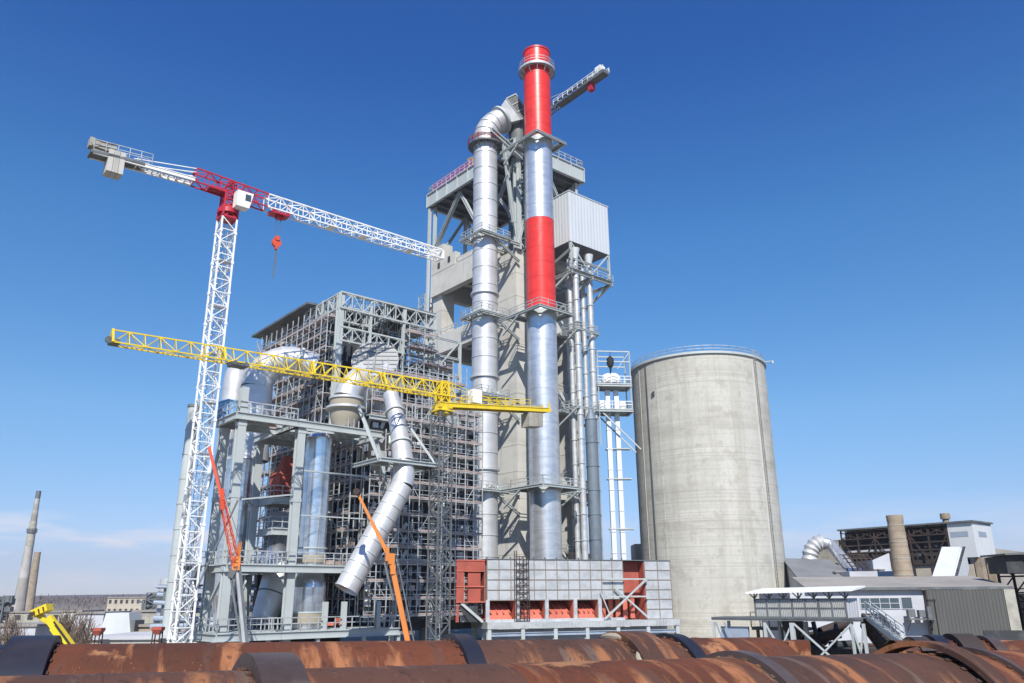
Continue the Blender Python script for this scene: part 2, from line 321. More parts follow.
# ------------------------------------------------------------------ red and silver chimney stack
SX, SY = 4.75, 120.0; SR = 2.36
def stack():
    t = thing('chimney_stack', 'tall red and silver banded steel chimney with ring platforms, the highest thing in the photo', 'chimney', (SX, SY, 0))
    zz = lambda py: hz(py, SY-2.3, 540)
    zt, z1, z2, z3 = zz(46), zz(135), zz(216), zz(306)
    def sec(name, za, zb, m, lab=None):
        mb = MB(); n = max(1, round((zb-za)/2.6)); h = (zb-za)/n; prof = []
        for i in range(n):
            prof += [(SR+.0, za+i*h), (SR, za+(i+1)*h-.07), (SR+.025, za+(i+1)*h-.06), (SR+.025, za+(i+1)*h)]
        mb.lathe((SX, SY, 0), prof, 48); o = mb.build(name, m, t)
        if lab: o['label'] = lab
        return o
    sec('shell_band', 0, z3, M['stacksteel'], 'long silver lower band of the stack')
    sec('shell_band', z3, z2, M['red'], 'red middle band of the stack')
    sec('shell_band', z2, z1, M['stacksteel'], 'silver band between the two red bands')
    sec('shell_band', z1, zt, M['red'], 'red top band of the stack')
    mb = MB(); mb.annulus((SX, SY, zt), UZ, SR-.35, SR+.1, .35, 48); mb.lathe((SX, SY, 0), [(SR-.35, zt-6), (SR-.35, zt)], 48); mb.build('rim', M['cred'], t)
    # ring platform near the top
    zp = zz(64); mb = MB(); mb.annulus((SX, SY, zp), UZ, SR+.03, SR+.85, .2, 32)
    for i in range(12):
        a = i*math.pi/6; d = Vector((math.cos(a), math.sin(a), 0)); c = Vector((SX, SY, zp))
        mb.beam(c+d*(SR)+UZ*-1.2, c+d*(SR+.8)-UZ*.1, .12); 
    o = mb.build('platform', M['grey'], t)
    mb = MB(); mb.rail([Vector((SX+math.cos(a)*(SR+.8), SY+math.sin(a)*(SR+.8), zp+.11)) for a in [i*math.pi/8 for i in range(16)]], 1.2, .035, 3, True); mb.build('handrail', M['pole'], o)
    mb = MB(); mb.lathe((SX, SY, 0), [(SR+.86, zp-.25), (SR+.86, zp+.2)], 32); mb.build('toe_plate', M['panel'], o)
    # square guide frames
    for py, ex in ((138, 1.0), (311, 1.25), (487, 1.25)):
        zp = zz(py); mb = MB(); c = Vector((SX, SY, zp)); H = SR+ex; d1, d2 = EA, EB
        mb.annulus(c, UZ, SR+.03, SR+.22, .7, 40)
        cs = [c+d1*a*H+d2*b*H for a, b in ((-1, -1), (1, -1), (1, 1), (-1, 1))]
        for i in range(4): mb.hbeam(cs[i], cs[(i+1) % 4], .3, .4)
        for sa in (-1, 1): mb.hbeam(c+d1*sa*H+d2*H, c+d1*sa*H+d2*(H+2.8), .3, .4); mb.beam(c+d1*sa*H+d2*H*.4-UZ*.2, c+d1*sa*(H)+d2*(H+1.8)-UZ*2.6, .25)
        for i in range(4):
            e0 = cs[i]; e1 = cs[(i+1) % 4]; m0 = (e0+e1)/2; mb.obox(e0.lerp(e1, .04)+UZ*.2, (e1-e0)*.92, (c-m0).normalized()*(ex-.1), UZ*.05)
        o = mb.build('guide_frame', M['grey'], t)
        if py != 138:
            mb = MB(); mb.rail([p+UZ*.25 for p in cs], 1.1, .04, 1.6, True); mb.build('handrail', M['pole'], o)
    # ladder
    mb = MB(); a = R(-118); d = Vector((math.cos(a), math.sin(a), 0)); s = Vector((-d.y, d.x, 0))
    c = Vector((SX, SY, 0))-s*0+d*(SR+.1); c = Vector((SX, SY, 0))+Vector((-.86, .5, 0))*(SR+.15); s = Vector((.5, .86, 0))
    for k in (-.22, .22): mb.beam(c+s*k+UZ*2, c+s*k+UZ*(zt-2), .06)
    zc = 2
    while zc < zt-2: mb.beam(c-s*.22+UZ*zc, c+s*.22+UZ*zc, .05); zc += .6
    mb.build('ladder', M['pole'], t)
stack()

# ------------------------------------------------------------------ preheater tower
OX, OY = 0.75, 126.0; LA, LB = 16.2, 26.2; O = (OX, OY)
def tower():
    t = thing('preheater_tower', 'tall open concrete preheater tower with a steel top deck, behind the red and silver stack', 'tower', (OX, OY, 0))
    g = lambda a, b, z: G(O, a, b, z)
    zt_c = Z(57.2); ztop = Z(79)
    def col(a0, b0, la, lb, z1, m=M['conc2']):
        mb = MB(); n = int(z1/4.1); zc = 0
        for i in range(n):
            za, zb = z1*i/n, z1*(i+1)/n; mb.obox(g(a0, b0, za), EA*la, EB*lb, UZ*(zb-za-.07)); mb.obox(g(a0+.04, b0+.04, zb-.07), EA*(la-.08), EB*(lb-.08), UZ*.07)
        return mb.build('column', m, t)
    col(0, 0, 2.7, 6.4, zt_c)['label'] = 'broad front corner pier'
    col(3.4, .3, 3.0, 3.2, zt_c-1)
    col(.8, LB-3.1, 2.9, 3.0, Z(57)); col(LA-3.7, LB-3.1, 2.9, 3.0, Z(57)); col(LA-3.7, .9, 3.0, 3.0, Z(57)); col(LA-3.3, 11, 3, 3, Z(61))
    levels = [Z(58.3), Z(45.6), Z(31.6), Z(17), Z(5)]
    for i, z in enumerate(levels):
        th = 4.6 if i == 0 else 3.6
        mb = MB()
        mb.obox(g(.15, 6.4, z-th/2), EA*1.3, EB*(LB-6.45), UZ*th)          # left edge beam
        mb.obox(g(LA-1.5, .35, z-th/2), EA*1.3, EB*(LB-.4), UZ*th)
        mb.obox(g(6.4, .3, z-th/2), EA*(LA-6.4-1.55), EB*1.3, UZ*th)
        mb.obox(g(3.3, LB-1.5, z-th/2), EA*(LA-6.6), EB*1.3, UZ*th)
        mb.build('edge_beam', M['conc2'], t)
        mb = MB(); mb.obox(g(1.5, 3.4, z+th/2-1.0), EA*(LA-3.0), EB*(LB-5), UZ*.5)
        for k in range(1, 6): mb.obox(g(1.5, 3.4+k*3.2, z-.6), EA*(LA-3), EB*.6, UZ*1.6)
        mb.build('floor_slab', M['conc2'], t)
        mb = MB(); mb.rail([g(.4, 6.5, z+th/2), g(.4, LB-3.4, z+th/2)], 1.2, .05, 1.8); mb.rail([g(3.5, .5, z+th/2), g(LA-3.4, .5, z+th/2)], 1.2, .05, 1.8); mb.build('handrail', M['pole'], t)
    # stepped parapet blocks above the upper beam
    mb = MB(); z = Z(60.6)
    mb.obox(g(.1, LB-8.2, z), EA*1.2, EB*8.1, UZ*2.6); mb.obox(g(.1, LB-4.2, z+2.6), EA*2.2, EB*4.1, UZ*3.0); mb.obox(g(.1, 6.5, z), EA*.8, EB*10.6, UZ*.9)
    mb.build('parapet', M['conc2'], t)
    for b, zz2 in ((LB-6.6, 1.0), (LB-3.2, .8)): mb = MB(); mb.obox(g(-.02, b, z+zz2), EA*.1, EB*.7, UZ*1.1); mb.build('opening', M['dark'], t)
    # inside walls: lift core and back
    mb = MB(); mb.obox(g(6, 12, 0), EA*6, EB*6, UZ*Z(57)); mb.build('lift_core', M['conc2'], t)
    # steel upper frame
    mb = MB(); A = [(.5, .6), (LA-.5, .6), (LA-.5, LB-.5), (.5, LB-.5), (.5, 9.2), (LA-.5, 12.5), (LA/2, LB-.5)]
    for a, b in A:
        mb2 = MB(); mb2.hbeam(g(a, b, zt_c-1), g(a, b, ztop-3.3), .55, .55, up=EB, t=.12); mb2.build('steel_post', M['grey'], t)
    def br(p, q, wd=.55):
        mb.hbeam(p, q, wd, wd, t=.12)
    zb0 = Z(63); zd = ztop-3.4
    br(g(.5, LB-.6, zb0+3), g(.5, LB-9, zd), .7); br(g(.5, LB-9, zd), g(.5, 9.5, zb0)); br(g(.5, 9.2, zb0), g(.5, .6, zd)); br(g(.5, 9.2, zd), g(.5, .8, zb0), .45)
    br(g(LA-.5, LB-.6, zb0), g(LA-.5, 12.6, zd)); br(g(LA-.5, 12.6, zb0), g(LA-.5, .6, zd)); br(g(LA-.5, .6, zb0), g(LA/2, .6, zd)); br(g(LA/2, .6, zd), g(.5, .6, zb0))
    br(g(.5, LB-.5, zb0), g(LA/2, LB-.5, zd)); br(g(LA/2, LB-.5, zd), g(LA-.5, LB-.5, zb0))
    br(g(.5, .6, Z(68)), g(LA-.5, .6, Z(68)), .5); br(g(.5, LB-.4, Z(66)), g(LA-.5, LB-.4, Z(66)), .5)
    mb.build('bracing', M['grey'], t)
    # tall corner posts outside the frame at the left edge, with lattice stair tower
    mb = MB(); mb.hbeam(g(-.3, LB+.3, 0), g(-.3, LB+.3, zd), .5, .5, up=EB, t=.14); mb.build('steel_post', M['grey'], t)
    mb = MB(); mb.lattice(g(.6, LB+2.0, 0), g(.6, LB+2.0, Z(57)), 2.2, 2.2, 26, .16, .1, up=EB); 
    for k in range(26): mb.obox(g(-.4, LB+1, 2.4*k+1), EA*2, EB*1.0, UZ*.08)
    mb.build('stair_tower', M['pole'], t)
    mb = MB(); mb.tube(g(2.4, LB+3.0, 0), g(2.4, LB+3.0, Z(57.5)), .32, n=12); mb.build('riser_pipe', M['galv'], t)
    # deck with plate girders
    mb = MB(); z0 = ztop-3.3
    def girder(p, q, nrm):
        mb.obox(p, q-p, nrm*.12, UZ*3.0)
        for zz2 in (z0, z0+2.85): mb.obox(Vector((p.x, p.y, zz2))-nrm*.25, q-p, nrm*.6, UZ*.2)
        n = int((q-p).length/3.2)
        for i in range(n+1): c = p.lerp(q, i/n); mb.obox(c-nrm*.25, (q-p).normalized()*.12, nrm*.24, UZ*3.0)
    girder(g(-.5, -.6, z0+.02), g(-.5, LB+.9, z0+.02), EA); girder(g(LA+.6, -.6, z0+.02), g(LA+.6, LB+.9, z0+.02), -EA)
    girder(g(-.5, -.6, z0+.025), g(LA+.6, -.6, z0+.025), EB); girder(g(-.5, LB+.9, z0+.025), g(LA+.6, LB+.9, z0+.025), -EB)
    mb.build('plate_girder', M['grey'], t)
    mb = MB(); mb.obox(g(-.3, -.4, z0+.6), EA*(LA+.7), EB*(LB+1.1), UZ*.3)
    for k in range(9): mb.obox(g(-.3, 1+k*2.9, z0-.2), EA*(LA+.6), EB*.3, UZ*.8)
    mb.build('deck_plate', M['dgrey'], t)
    mb = MB(); q = [g(-.4, LB+.7, ztop), g(-.4, -.5, ztop), g(LA+.5, -.5, ztop), g(LA+.5, LB+.7, ztop)]; mb.rail(q, 1.3, .06, 1.5, True); mb.build('handrail', M['pole'], t)
    mb = MB()
    for k in range(17):
        b = 8.0+k*1.05; h = .9+.5*math.sin(k*1.7)**2; mb.obox(g(-.36, b, ztop+.15), EA*.03, EB*.8, UZ*h)
    mb.obox(g(-.38, 9.5, ztop+1.25), EA*.05, EB*16.4, UZ*.3)
    mb.build('safety_net', M['net'], t)
    # roof-top clutter on the left deck
    for b, m2, hh in ((9.2, 'white', 1.6), (11.5, 'yellow', 1.1), (13.2, 'white', 1.7), (7.0, 'galv', 2.2)):
        pass
    return t
tower()
mb = MB(); g = lambda a, b, z: G(O, a, b, z)
mb.lathe(g(.9, 10.8, 0), [(.1, Z(79.2)), (1.15, Z(79.2)), (1.15, Z(81.3)), (.5, Z(81.7)), (.02, Z(81.7))], 14); mb.box(g(.9, 10.8, Z(79.1)), (1.6, 1.6, .3))
single('storage_tank', mb, M['white'], 'small white drum standing on the left of the tower top deck', 'tank')
mb = MB(); mb.box(g(.9, 13.6, Z(80.1)), (1.7, 1.3, 2.4), R(-40)); mb.box(g(.9, 13.6, Z(81.35)), (1.9, 1.5, .1), R(-40)); 
single('equipment_cabinet', mb, M['yellow'], 'small yellow cabinet on the tower top deck behind the magenta netting', 'cabinet')

# cyclones inside the tower
def cyclone(a, b, z0, r, h, label):
    c = g(a, b, 0); t = thing('cyclone_separator', label, 'cyclone', (c.x, c.y, z0))
    mb = MB(); mb.lathe((c.x, c.y, 0), [(.5, z0), (r*.3, z0+h*.02), (r, z0+h*.45), (r, z0+h*.93), (r*.75, z0+h), (.1, z0+h)], 32); mb.cm = 1; mb.annulus((c.x, c.y, z0+h*.45), UZ, r-.02, r+.15, .2, 32); mb.annulus((c.x, c.y, z0+h*.9), UZ, r-.02, r+.15, .2, 32); mb.build('body', [M['galv'], M['grey']], t)
    mb = MB(); mb.tube((c.x, c.y, z0+h-.3), (c.x, c.y, z0+h+3), r*.42, n=20); mb.build('outlet_pipe', M['galv'], t)
    return t
cyclone(4.6, 9.6, Z(45.9), 2.9, 10, 'grey steel cyclone vessel between the upper two concrete beams, left of the wide duct')
cyclone(4.6, 9.6, Z(33.5), 2.9, 9.5, 'grey steel cyclone vessel on the middle floor, left of the wide duct')
cyclone(11.5, 7.0, Z(62), 2.9, 9.5, 'grey cyclone vessel high up under the tower top deck')

# ------------------------------------------------------------------ wide down-comer duct
DX, DY = -4.45, 124.0; DR = 2.1
def duct():
    t = thing('gas_duct', 'wide pale grey gas duct left of the stack, bending over at the top', 'duct', (DX, DY, 0))
    c = Vector((DX, DY, 0)); zt = hz(134, DY-2); zb = 3.0
    mb = MB(); n = 26; h = (zt-zb)/n; prof = []
    for i in range(n):
        z = zb+i*h; prof += [(DR, z), (DR, z+h-.12), (DR+.07, z+h-.11), (DR+.07, z+h-.02), (DR, z+h)]
    mb.lathe(c, prof, 40)
    for py in (295, 378, 470):
        z = hz(py, DY); mb.annulus(c+UZ*z, UZ, DR-.02, DR+.3, .35, 40)
    mb.build('riser', M['galv'], t)
    # elbow
    dirh = Vector((.93, .37, 0)).normalized(); rb = 5.2; pr = []
    for i in range(8):
        a = R(52)*i/7; p = c+UZ*(zt+rb*math.sin(a))+dirh*rb*(1-math.cos(a)); pr.append((p, DR*(1.0 if i % 2 == 0 else 1.015)))
    ed = UZ*math.cos(R(52))+dirh*math.sin(R(52)); pr.append((pr[-1][0]+ed*1.2, DR))
    mb = MB(); mb.loft(pr, 32, caps=False); mb.cm = 1
    for i in (2, 4, 6): p, r = pr[i]; mb.annulus(p, pr[i+1][0]-pr[i-1][0], r-.05, r+.12, .16, 32)
    mb.annulus(pr[-1][0], ed, DR-.05, DR+.5, .4, 32); mb.build('elbow', [M['galv'], M['grey']], t)
    # square transition and head box
    e = pr[-1][0]; sd = dirh.cross(UZ).normalized(); up = sd.cross(ed).normalized()
    if up.z < 0: up = -up
    mb = MB(); A = e+ed*.2; B = e+ed*1.9
    q0 = [A+sd*x*DR*.75+up*y*DR*.75 for x, y in ((-1, -1), (1, -1), (1, 1), (-1, 1))]; q1 = [B+sd*x*2.4+up*y*2.3 for x, y in ((-1, -1), (1, -1), (1, 1), (-1, 1))]
    mb.hexa(q0+q1)
    mb.build('transition', M['galv'], t)
    mb = MB(); C2 = B+ed*.05; mb.obox(C2-sd*2.4-up*2.3, sd*4.8, up*4.6, ed*2.2)
    o = mb.build('head_box', M['dgrey'], t)
    mb = MB()
    for k in range(6): x = -2.4+k*.96; mb.beam(B+sd*x+up*2.35, C2+sd*x+up*2.35+ed*2.4, .14); 
    for x in (-2.45, 2.45):
        for k in range(4): y = -2.3+k*1.53; mb.beam(B+sd*x+up*y, B+sd*x+up*y+ed*2.5, .14)
        mb.beam(B+sd*x-up*2.3+ed*.1, B+sd*x+up*2.3+ed*.1, .14); mb.beam(B+sd*x-up*2.3+ed*2.4, B+sd*x+up*2.3+ed*2.4, .14)
    mb.build('rib', M['grey'], o)
    # drop leg behind the head box
    mb = MB(); q = C2+ed*1.4+Vector((.6, .6, 0)); mb.loft([(q+UZ*.5, 1.7), (q-UZ*4, 1.7), (q-UZ*8, 1.2)], 24); mb.build('drop_leg', M['dgrey'], t)
    # collar platforms
    for i, (py, ex, m2) in enumerate(((147, 1.0, 'dgrey'), (240, .95, 'grey'), (318, .8, 'grey'), (398, .7, 'grey'), (492, .6, 'grey'))):
        z = hz(py, DY); pc = c+UZ*z; mb = MB(); H = DR+ex
        if i == 0:
            mb.annulus(pc, UZ, DR+.03, DR+ex, .25, 32); mb.annulus(pc+UZ*.9, UZ, DR+ex-.08, DR+ex, .5, 32)
            for k in range(16):
                a = k*math.pi/8; d = Vector((math.cos(a), math.sin(a), 0)); mb.beam(pc+d*DR-UZ*1.2, pc+d*(DR+ex-.1)-UZ*.1, .12); mb.beam(pc+d*(DR+ex-.04), pc+d*(DR+ex-.04)+UZ*1.2, .08)
        else:
            mb.annulus(pc, UZ, DR+.03, DR+.3, .5, 32)
            cs = [pc+EA*a*H+EB*b*H for a, b in ((-1, -1), (1, -1), (1, 1), (-1, 1))]
            for k in range(4): mb.hbeam(cs[k], cs[(k+1) % 4], .28, .34)
            for k in range(18):
                a = k*math.pi/9; d = Vector((math.cos(a), math.sin(a), 0)); mb.obox(pc+d*(DR+.02)-UZ*.1, Vector((-d.y, d.x, 0))*.12, d*.4, UZ*1.0)
        o = mb.build('platform', M[m2], t)
        mb = MB()
        if i == 0: mb.rail([pc+Vector((math.cos(k*math.pi/8), math.sin(k*math.pi/8), 0))*(DR+ex) for k in range(16)], 1.2, .045, 3, True)
        else: mb.rail([p+UZ*.18 for p in cs], 1.1, .04, 1.3, True)
        mb.build('handrail', M['pole'] if i else M['cred'], o)
        # bracket back to the pier
        if i:
            mb = MB()
            for s in (-1, 1):
                r0 = pc+EB*s*H*.7-EB*.2; tgt = r0+EA*(H+2.6); mb.hbeam(r0-EA*H, tgt, .42, .55, t=.12); mb.hbeam(r0-EA*(-.2)-UZ*.3, tgt-UZ*3.2, .34, .42, t=.1)
            mb.build('bracket', M['grey'], t)
    # main hanger frame at the top
    mb = MB(); z = hz(145, DY)
    f0 = c+UZ*z-EB*2.9-EA*.6; mb.hbeam(f0-EA*.5+UZ*1.2, f0+EA*6.6-UZ*1.6, .8, 1.0, t=.16); mb.hbeam(f0+EA*2.3, f0+EA*4.6-UZ*15, .5, .55, t=.12)
    mb.hbeam(c+EB*2.2+UZ*z, c+EB*2.2+EA*6+UZ*(z-1), .6, .8, t=.14); mb.build('hanger_frame', M['grey'], t)
duct()
# steel mast carrying the duct head, on the front pier
def headframe():
    a = g(1.4, 1.2, 0); t = thing('steel_head_frame', 'pale grey lattice steel post frame standing on the front pier between duct and stack', 'steel frame', (a.x, a.y, Z(57.2)))
    mb = MB(); mb.hbeam(g(.4, -.1, Z(57.2)), g(.4, -.1, Z(82)), 1.0, 1.0, up=EB, t=.18); mb.build('post', M['grey'], t)
    mb = MB(); mb.hbeam(g(.4, -.15, Z(69)), g(.4, -.15, Z(82.2)), 1.5, .35, up=EA, t=.14); mb.build('post', M['grey'], t)
    mb = MB(); mb.lattice(g(2.2, -.3, Z(57.2)), g(2.2, -.3, Z(81.5)), 1.7, 1.7, 11, .3, .16, up=EB); mb.build('lattice_post', M['grey'], t)
    for p, q, w_ in ((g(-.4, -.4, Z(73)), g(3.6, -.4, Z(77)), .5), (g(.2, -.4, Z(77.6)), g(4.0, -.4, Z(72.5)), .5), (g(.4, -.4, Z(77.5)), g(.4, -3.2, Z(80)), .5), (g(.2, -.5, Z(58)), g(2.4, -.5, Z(66)), .4)): mb = MB(); mb.hbeam(p, q, w_, w_, t=.1); mb.build('brace', M['grey'], t)
    for z in (62, 67, 72, 77): mb = MB(); mb.hbeam(g(.4, -.2, Z(z)), g(3.1, -.2, Z(z)), .35, .35, t=.1); mb.build('cross_beam', M['grey'], t)
    mb = MB(); mb.obox(g(3.2, -1.6, Z(77.5)), EA*2.4, EB*2.0, UZ*2.6); mb.build('enclosure', M['cwhite'], t)
    mb = MB(); mb.obox(g(1.6, .8, Z(58)), EA*3.4, EB*3.0, UZ*22); mb.build('service_shaft', M['dgrey'], t)
headframe()

# ------------------------------------------------------------------ corrugated filter box and its four pipes
BXP = at(568.6, 191, 122.0); BX = (BXP.x, 122.0)
def filterbox():
    q = lambda a, b, z: G(BX, a, b, z); z1 = hz(191, 122); z0 = hz(241, 122); LW = 9.6; LD = 7.2
    t = thing('filter_box', 'big pale corrugated steel box hung high on the right side of the tower', 'filter housing', (BX[0], BX[1], z0))
    mb = MB(); mb.corr(q(0, 0, 0), q(LW, 0, 0), z0, z1, -EB, .7, .03); mb.corr(q(0, LD, 0), q(0, 0, 0), z0, z1, -EA, .7, .03); mb.corr(q(LW, 0, 0), q(LW, LD, 0), z0, z1, EA, .8, .06); mb.corr(q(LW, LD, 0), q(0, LD, 0), z0, z1, EB, .8, .06)
    mb.build('cladding', M['cwhite'], t)
    mb = MB(); mb.obox(q(.05, .05, z0+.05), EA*(LW-.1), EB*(LD-.1), UZ*.2); mb.build('floor_plate', M['dgrey'], t); mb = MB(); mb.obox(q(-.12, -.12, z1-.05), EA*(LW+.24), EB*(LD+.24), UZ*.14); mb.build('roof', M['cwhite'], t)
    mb = MB()
    for a, b in ((0.2, .2), (LW-.2, .2), (LW-.2, LD), (.2, LD)): mb.hbeam(q(a, b, z0-.1), q(a, b, z0-5.2), .35, .35, up=EB)
    for b in (.2, LD): mb.hbeam(q(-.3, b, z0-5.3), q(LW+.3, b, z0-5.3), .4, .5); mb.beam(q(.2, b, z0), q(LW/2, b, z0-5), .22); mb.beam(q(LW-.2, b, z0), q(LW/2, b, z0-5), .22)
    for a in (0, LW/2, LW): mb.hbeam(q(a, -.3, z0-5.6), q(a, LD+3, z0-5.6), .4, .5); mb.beam(q(a, .3, z0-5.6), q(a, LD+2, z0-9.5), .35)
    mb.hbeam(q(-.2, .2, z0-3.0), q(LW, .2, z0-3.0), .3, .35); mb.hbeam(q(0, 0, z0-1.5), q(0, LD+1, z0-4), .3, .35)
    mb.build('support_frame', M['grey'], t)
    mb = MB(); mb.rail([q(-.3, -.2, z0-5), q(LW+.3, -.2, z0-5)], 1.1, .045, 1.2); mb.obox(q(-.3, -.3, z0-5.02), EA*(LW+.6), EB*1.4, UZ*.06); mb.build('walkway', M['pole'], t)
    mb = MB(); 
    for a in (): mb.hexa([q(a-.3, 2.2, z0-2.8), q(a+.3, 2.2, z0-2.8), q(a+.3, 2.8, z0-2.8), q(a-.3, 2.8, z0-2.8), q(a-1.3, .6, z0), q(a+1.3, .6, z0), q(a+1.3, 4.4, z0), q(a-1.3, 4.4, z0)])
    names = ['leftmost of four', 'second from left of four', 'third from left of four', 'rightmost of four']
    for k, (px, Y, r) in enumerate(((570.7, 124.5, .42), (577, 123.4, .50), (583.7, 127.4, .42), (590.8, 126.2, .50))):
        p = at(px, 318, Y); tt = thing('down_pipe', 'slim pale pipe under the corrugated box, '+names[k], 'pipe', (p.x, p.y, 0), group='four pipes below the corrugated box')
        mb = MB(); zz0, zz1 = 3, z0-2.4; n = 15; h = (zz1-zz0)/n; pf = []
        for i in range(n): z = zz0+i*h; pf += [(r, z), (r, z+h-.02)]
        mb.lathe((p.x, p.y, 0), pf, 20); mb.cm = 1
        for i in range(1, n): mb.annulus((p.x, p.y, zz0+i*h), UZ, r-.02, r+.1, .16, 20)
        mb.build('tube', [M['panel'], M['grey']], tt)
        if k in (1, 3): mb = MB(); mb.loft([((p.x, p.y, zz1-.2), r), ((p.x, p.y, zz1+1.5), r*1.7)], 20); mb.build('inlet_cone', M['cwhite'], tt)
    for py, la in ((330, 1), (408, 1), (492, 1)):
        z = hz(py, 123.4); p0 = at(567, py, 123.6); p0.z = z; tt = None
        c = Vector((at(580, py, 125.6).x, 125.6, z)); mb = MB()
        cs = [c+EA*a*2.4+EB*b*1.9 for a, b in ((-1, -1), (1, -1), (1, 1), (-1, 1))]
        for k in range(4): mb.hbeam(cs[k], cs[(k+1) % 4], .25, .35)
        mb.hbeam(cs[3]-EA*.2, cs[3]+EB*3.5, .25, .35); mb.hbeam(cs[2], cs[2]+EB*3.5, .25, .35); mb.beam(cs[0]-UZ*.1, cs[3]+EB*2.5-UZ*3.4, .25); mb.beam(cs[1]-UZ*.1, cs[2]+EB*2.5-UZ*3.4, .25)
        mb.rail([q2+UZ*.2 for q2 in cs], 1.0, .035, 1.5, True)
        single('pipe_guide_frame', mb, M['grey'], {330: 'uppermost grey bracket frame clasping the four slim pipes', 408: 'middle grey bracket frame clasping the four slim pipes', 492: 'lowest grey bracket frame clasping the four slim pipes'}[py], 'bracket', 'pipe brackets')
    p = at(594, 500, 124.2); mb = MB(); r = .95; z1 = hz(420, 124.2); n = 9
    pf = []
    for i in range(n): z = z1*i/n; pf += [(r, z), (r, z+z1/n-.15), (r+.07, z+z1/n-.14), (r+.07, z+z1/n-.02), (r, z+z1/n)]
    pf += [(.3, z1+1.6), (.05, z1+1.6)]; mb.lathe((p.x, p.y, 0), pf, 28); o = mb.build('vent_duct', M['shade']); o.location = (0, 0, 0)
    off = Vector((p.x, p.y, 0))
    for v in o.data.vertices: v.co -= off
    o.location = off; tag(o, 'vertical duct coloured dark as if shadowed, in front of the two right-hand slim pipes', 'duct')
filterbox()

# ------------------------------------------------------------------ third crane, on the tower's far side
def latt_crane_third():
    my = 150.0; mx_ = at(541, 117, my); base = (mx_.x, my); zj = mx_.z
    t = thing('tower_crane', 'grey tower crane behind the stack, only its rear arm showing above the tower top', 'crane', (base[0], base[1], 0))
    mb = MB(); mb.lattice(Vector((*base, 0)), Vector((*base, zj-1.2)), 1.9, 1.9, 44, .22, .12, up=EB); mb.build('mast', M['grey'], t)
    mb = MB(); mb.tube(Vector((*base, zj-2.4)), Vector((*base, zj-.9)), 1.3, n=20); mb.build('slewing_ring', M['cred'], t)
    p1 = onpl(606, 71, (*base, 0), -38.8); c0 = Vector((*base, zj))
    d = (p1-c0).normalized(); s = d.cross(UZ).normalized()
    mb = MB(); mb.lattice(c0-d*1, c0+d*(p1-c0).length*.78, 1.3, 1.0, 12, .2, .12); mb.obox(c0-s*.9-UZ*.55+d*6, d*((p1-c0).length-6), s*1.8, UZ*.12)
    a = c0+d*((p1-c0).length*.72); mb.obox(a-s*.8-UZ*.4, (p1-a), s*1.6, UZ*.7); mb.build('counter_jib', M['dgrey'], t)
    mb = MB()
    for sg in (-.85, .85): mb.rail([c0+s*sg+d*5, p1+s*sg], 1.1, .05, 1.4)
    mb.build('handrail', M['white'], t)
    mb = MB(); mb.obox(p1-d*2.4-s*.7+UZ*.3, d*1.5, s*1.4, UZ*1.5); mb.obox(p1-d*4.4-s*.5+UZ*.3, d*1.4, s*1.0, UZ*.8); mb.build('winch', M['white'], t)
    mb = MB(); q = c0+d*((p1-c0).length*.76); mb.obox(q-s*.5-UZ*2.2, d*1.1, s*1.0, UZ*1.9); mb.build('counterweight', M['cred'], t)
    mb = MB(); mb.lattice(c0-d*1, c0-d*26+UZ*-.3, 1.3, 1.3, 16, .2, .12, tri=True); mb.build('jib', M['grey'], t)
    mb = MB(); mb.beam(c0+UZ*3.8-d*.2, p1-d*3, .1); mb.beam(c0, c0+UZ*3.8-d*.2, .3); mb.build('tie_rod', M['grey'], t)
latt_crane_third()

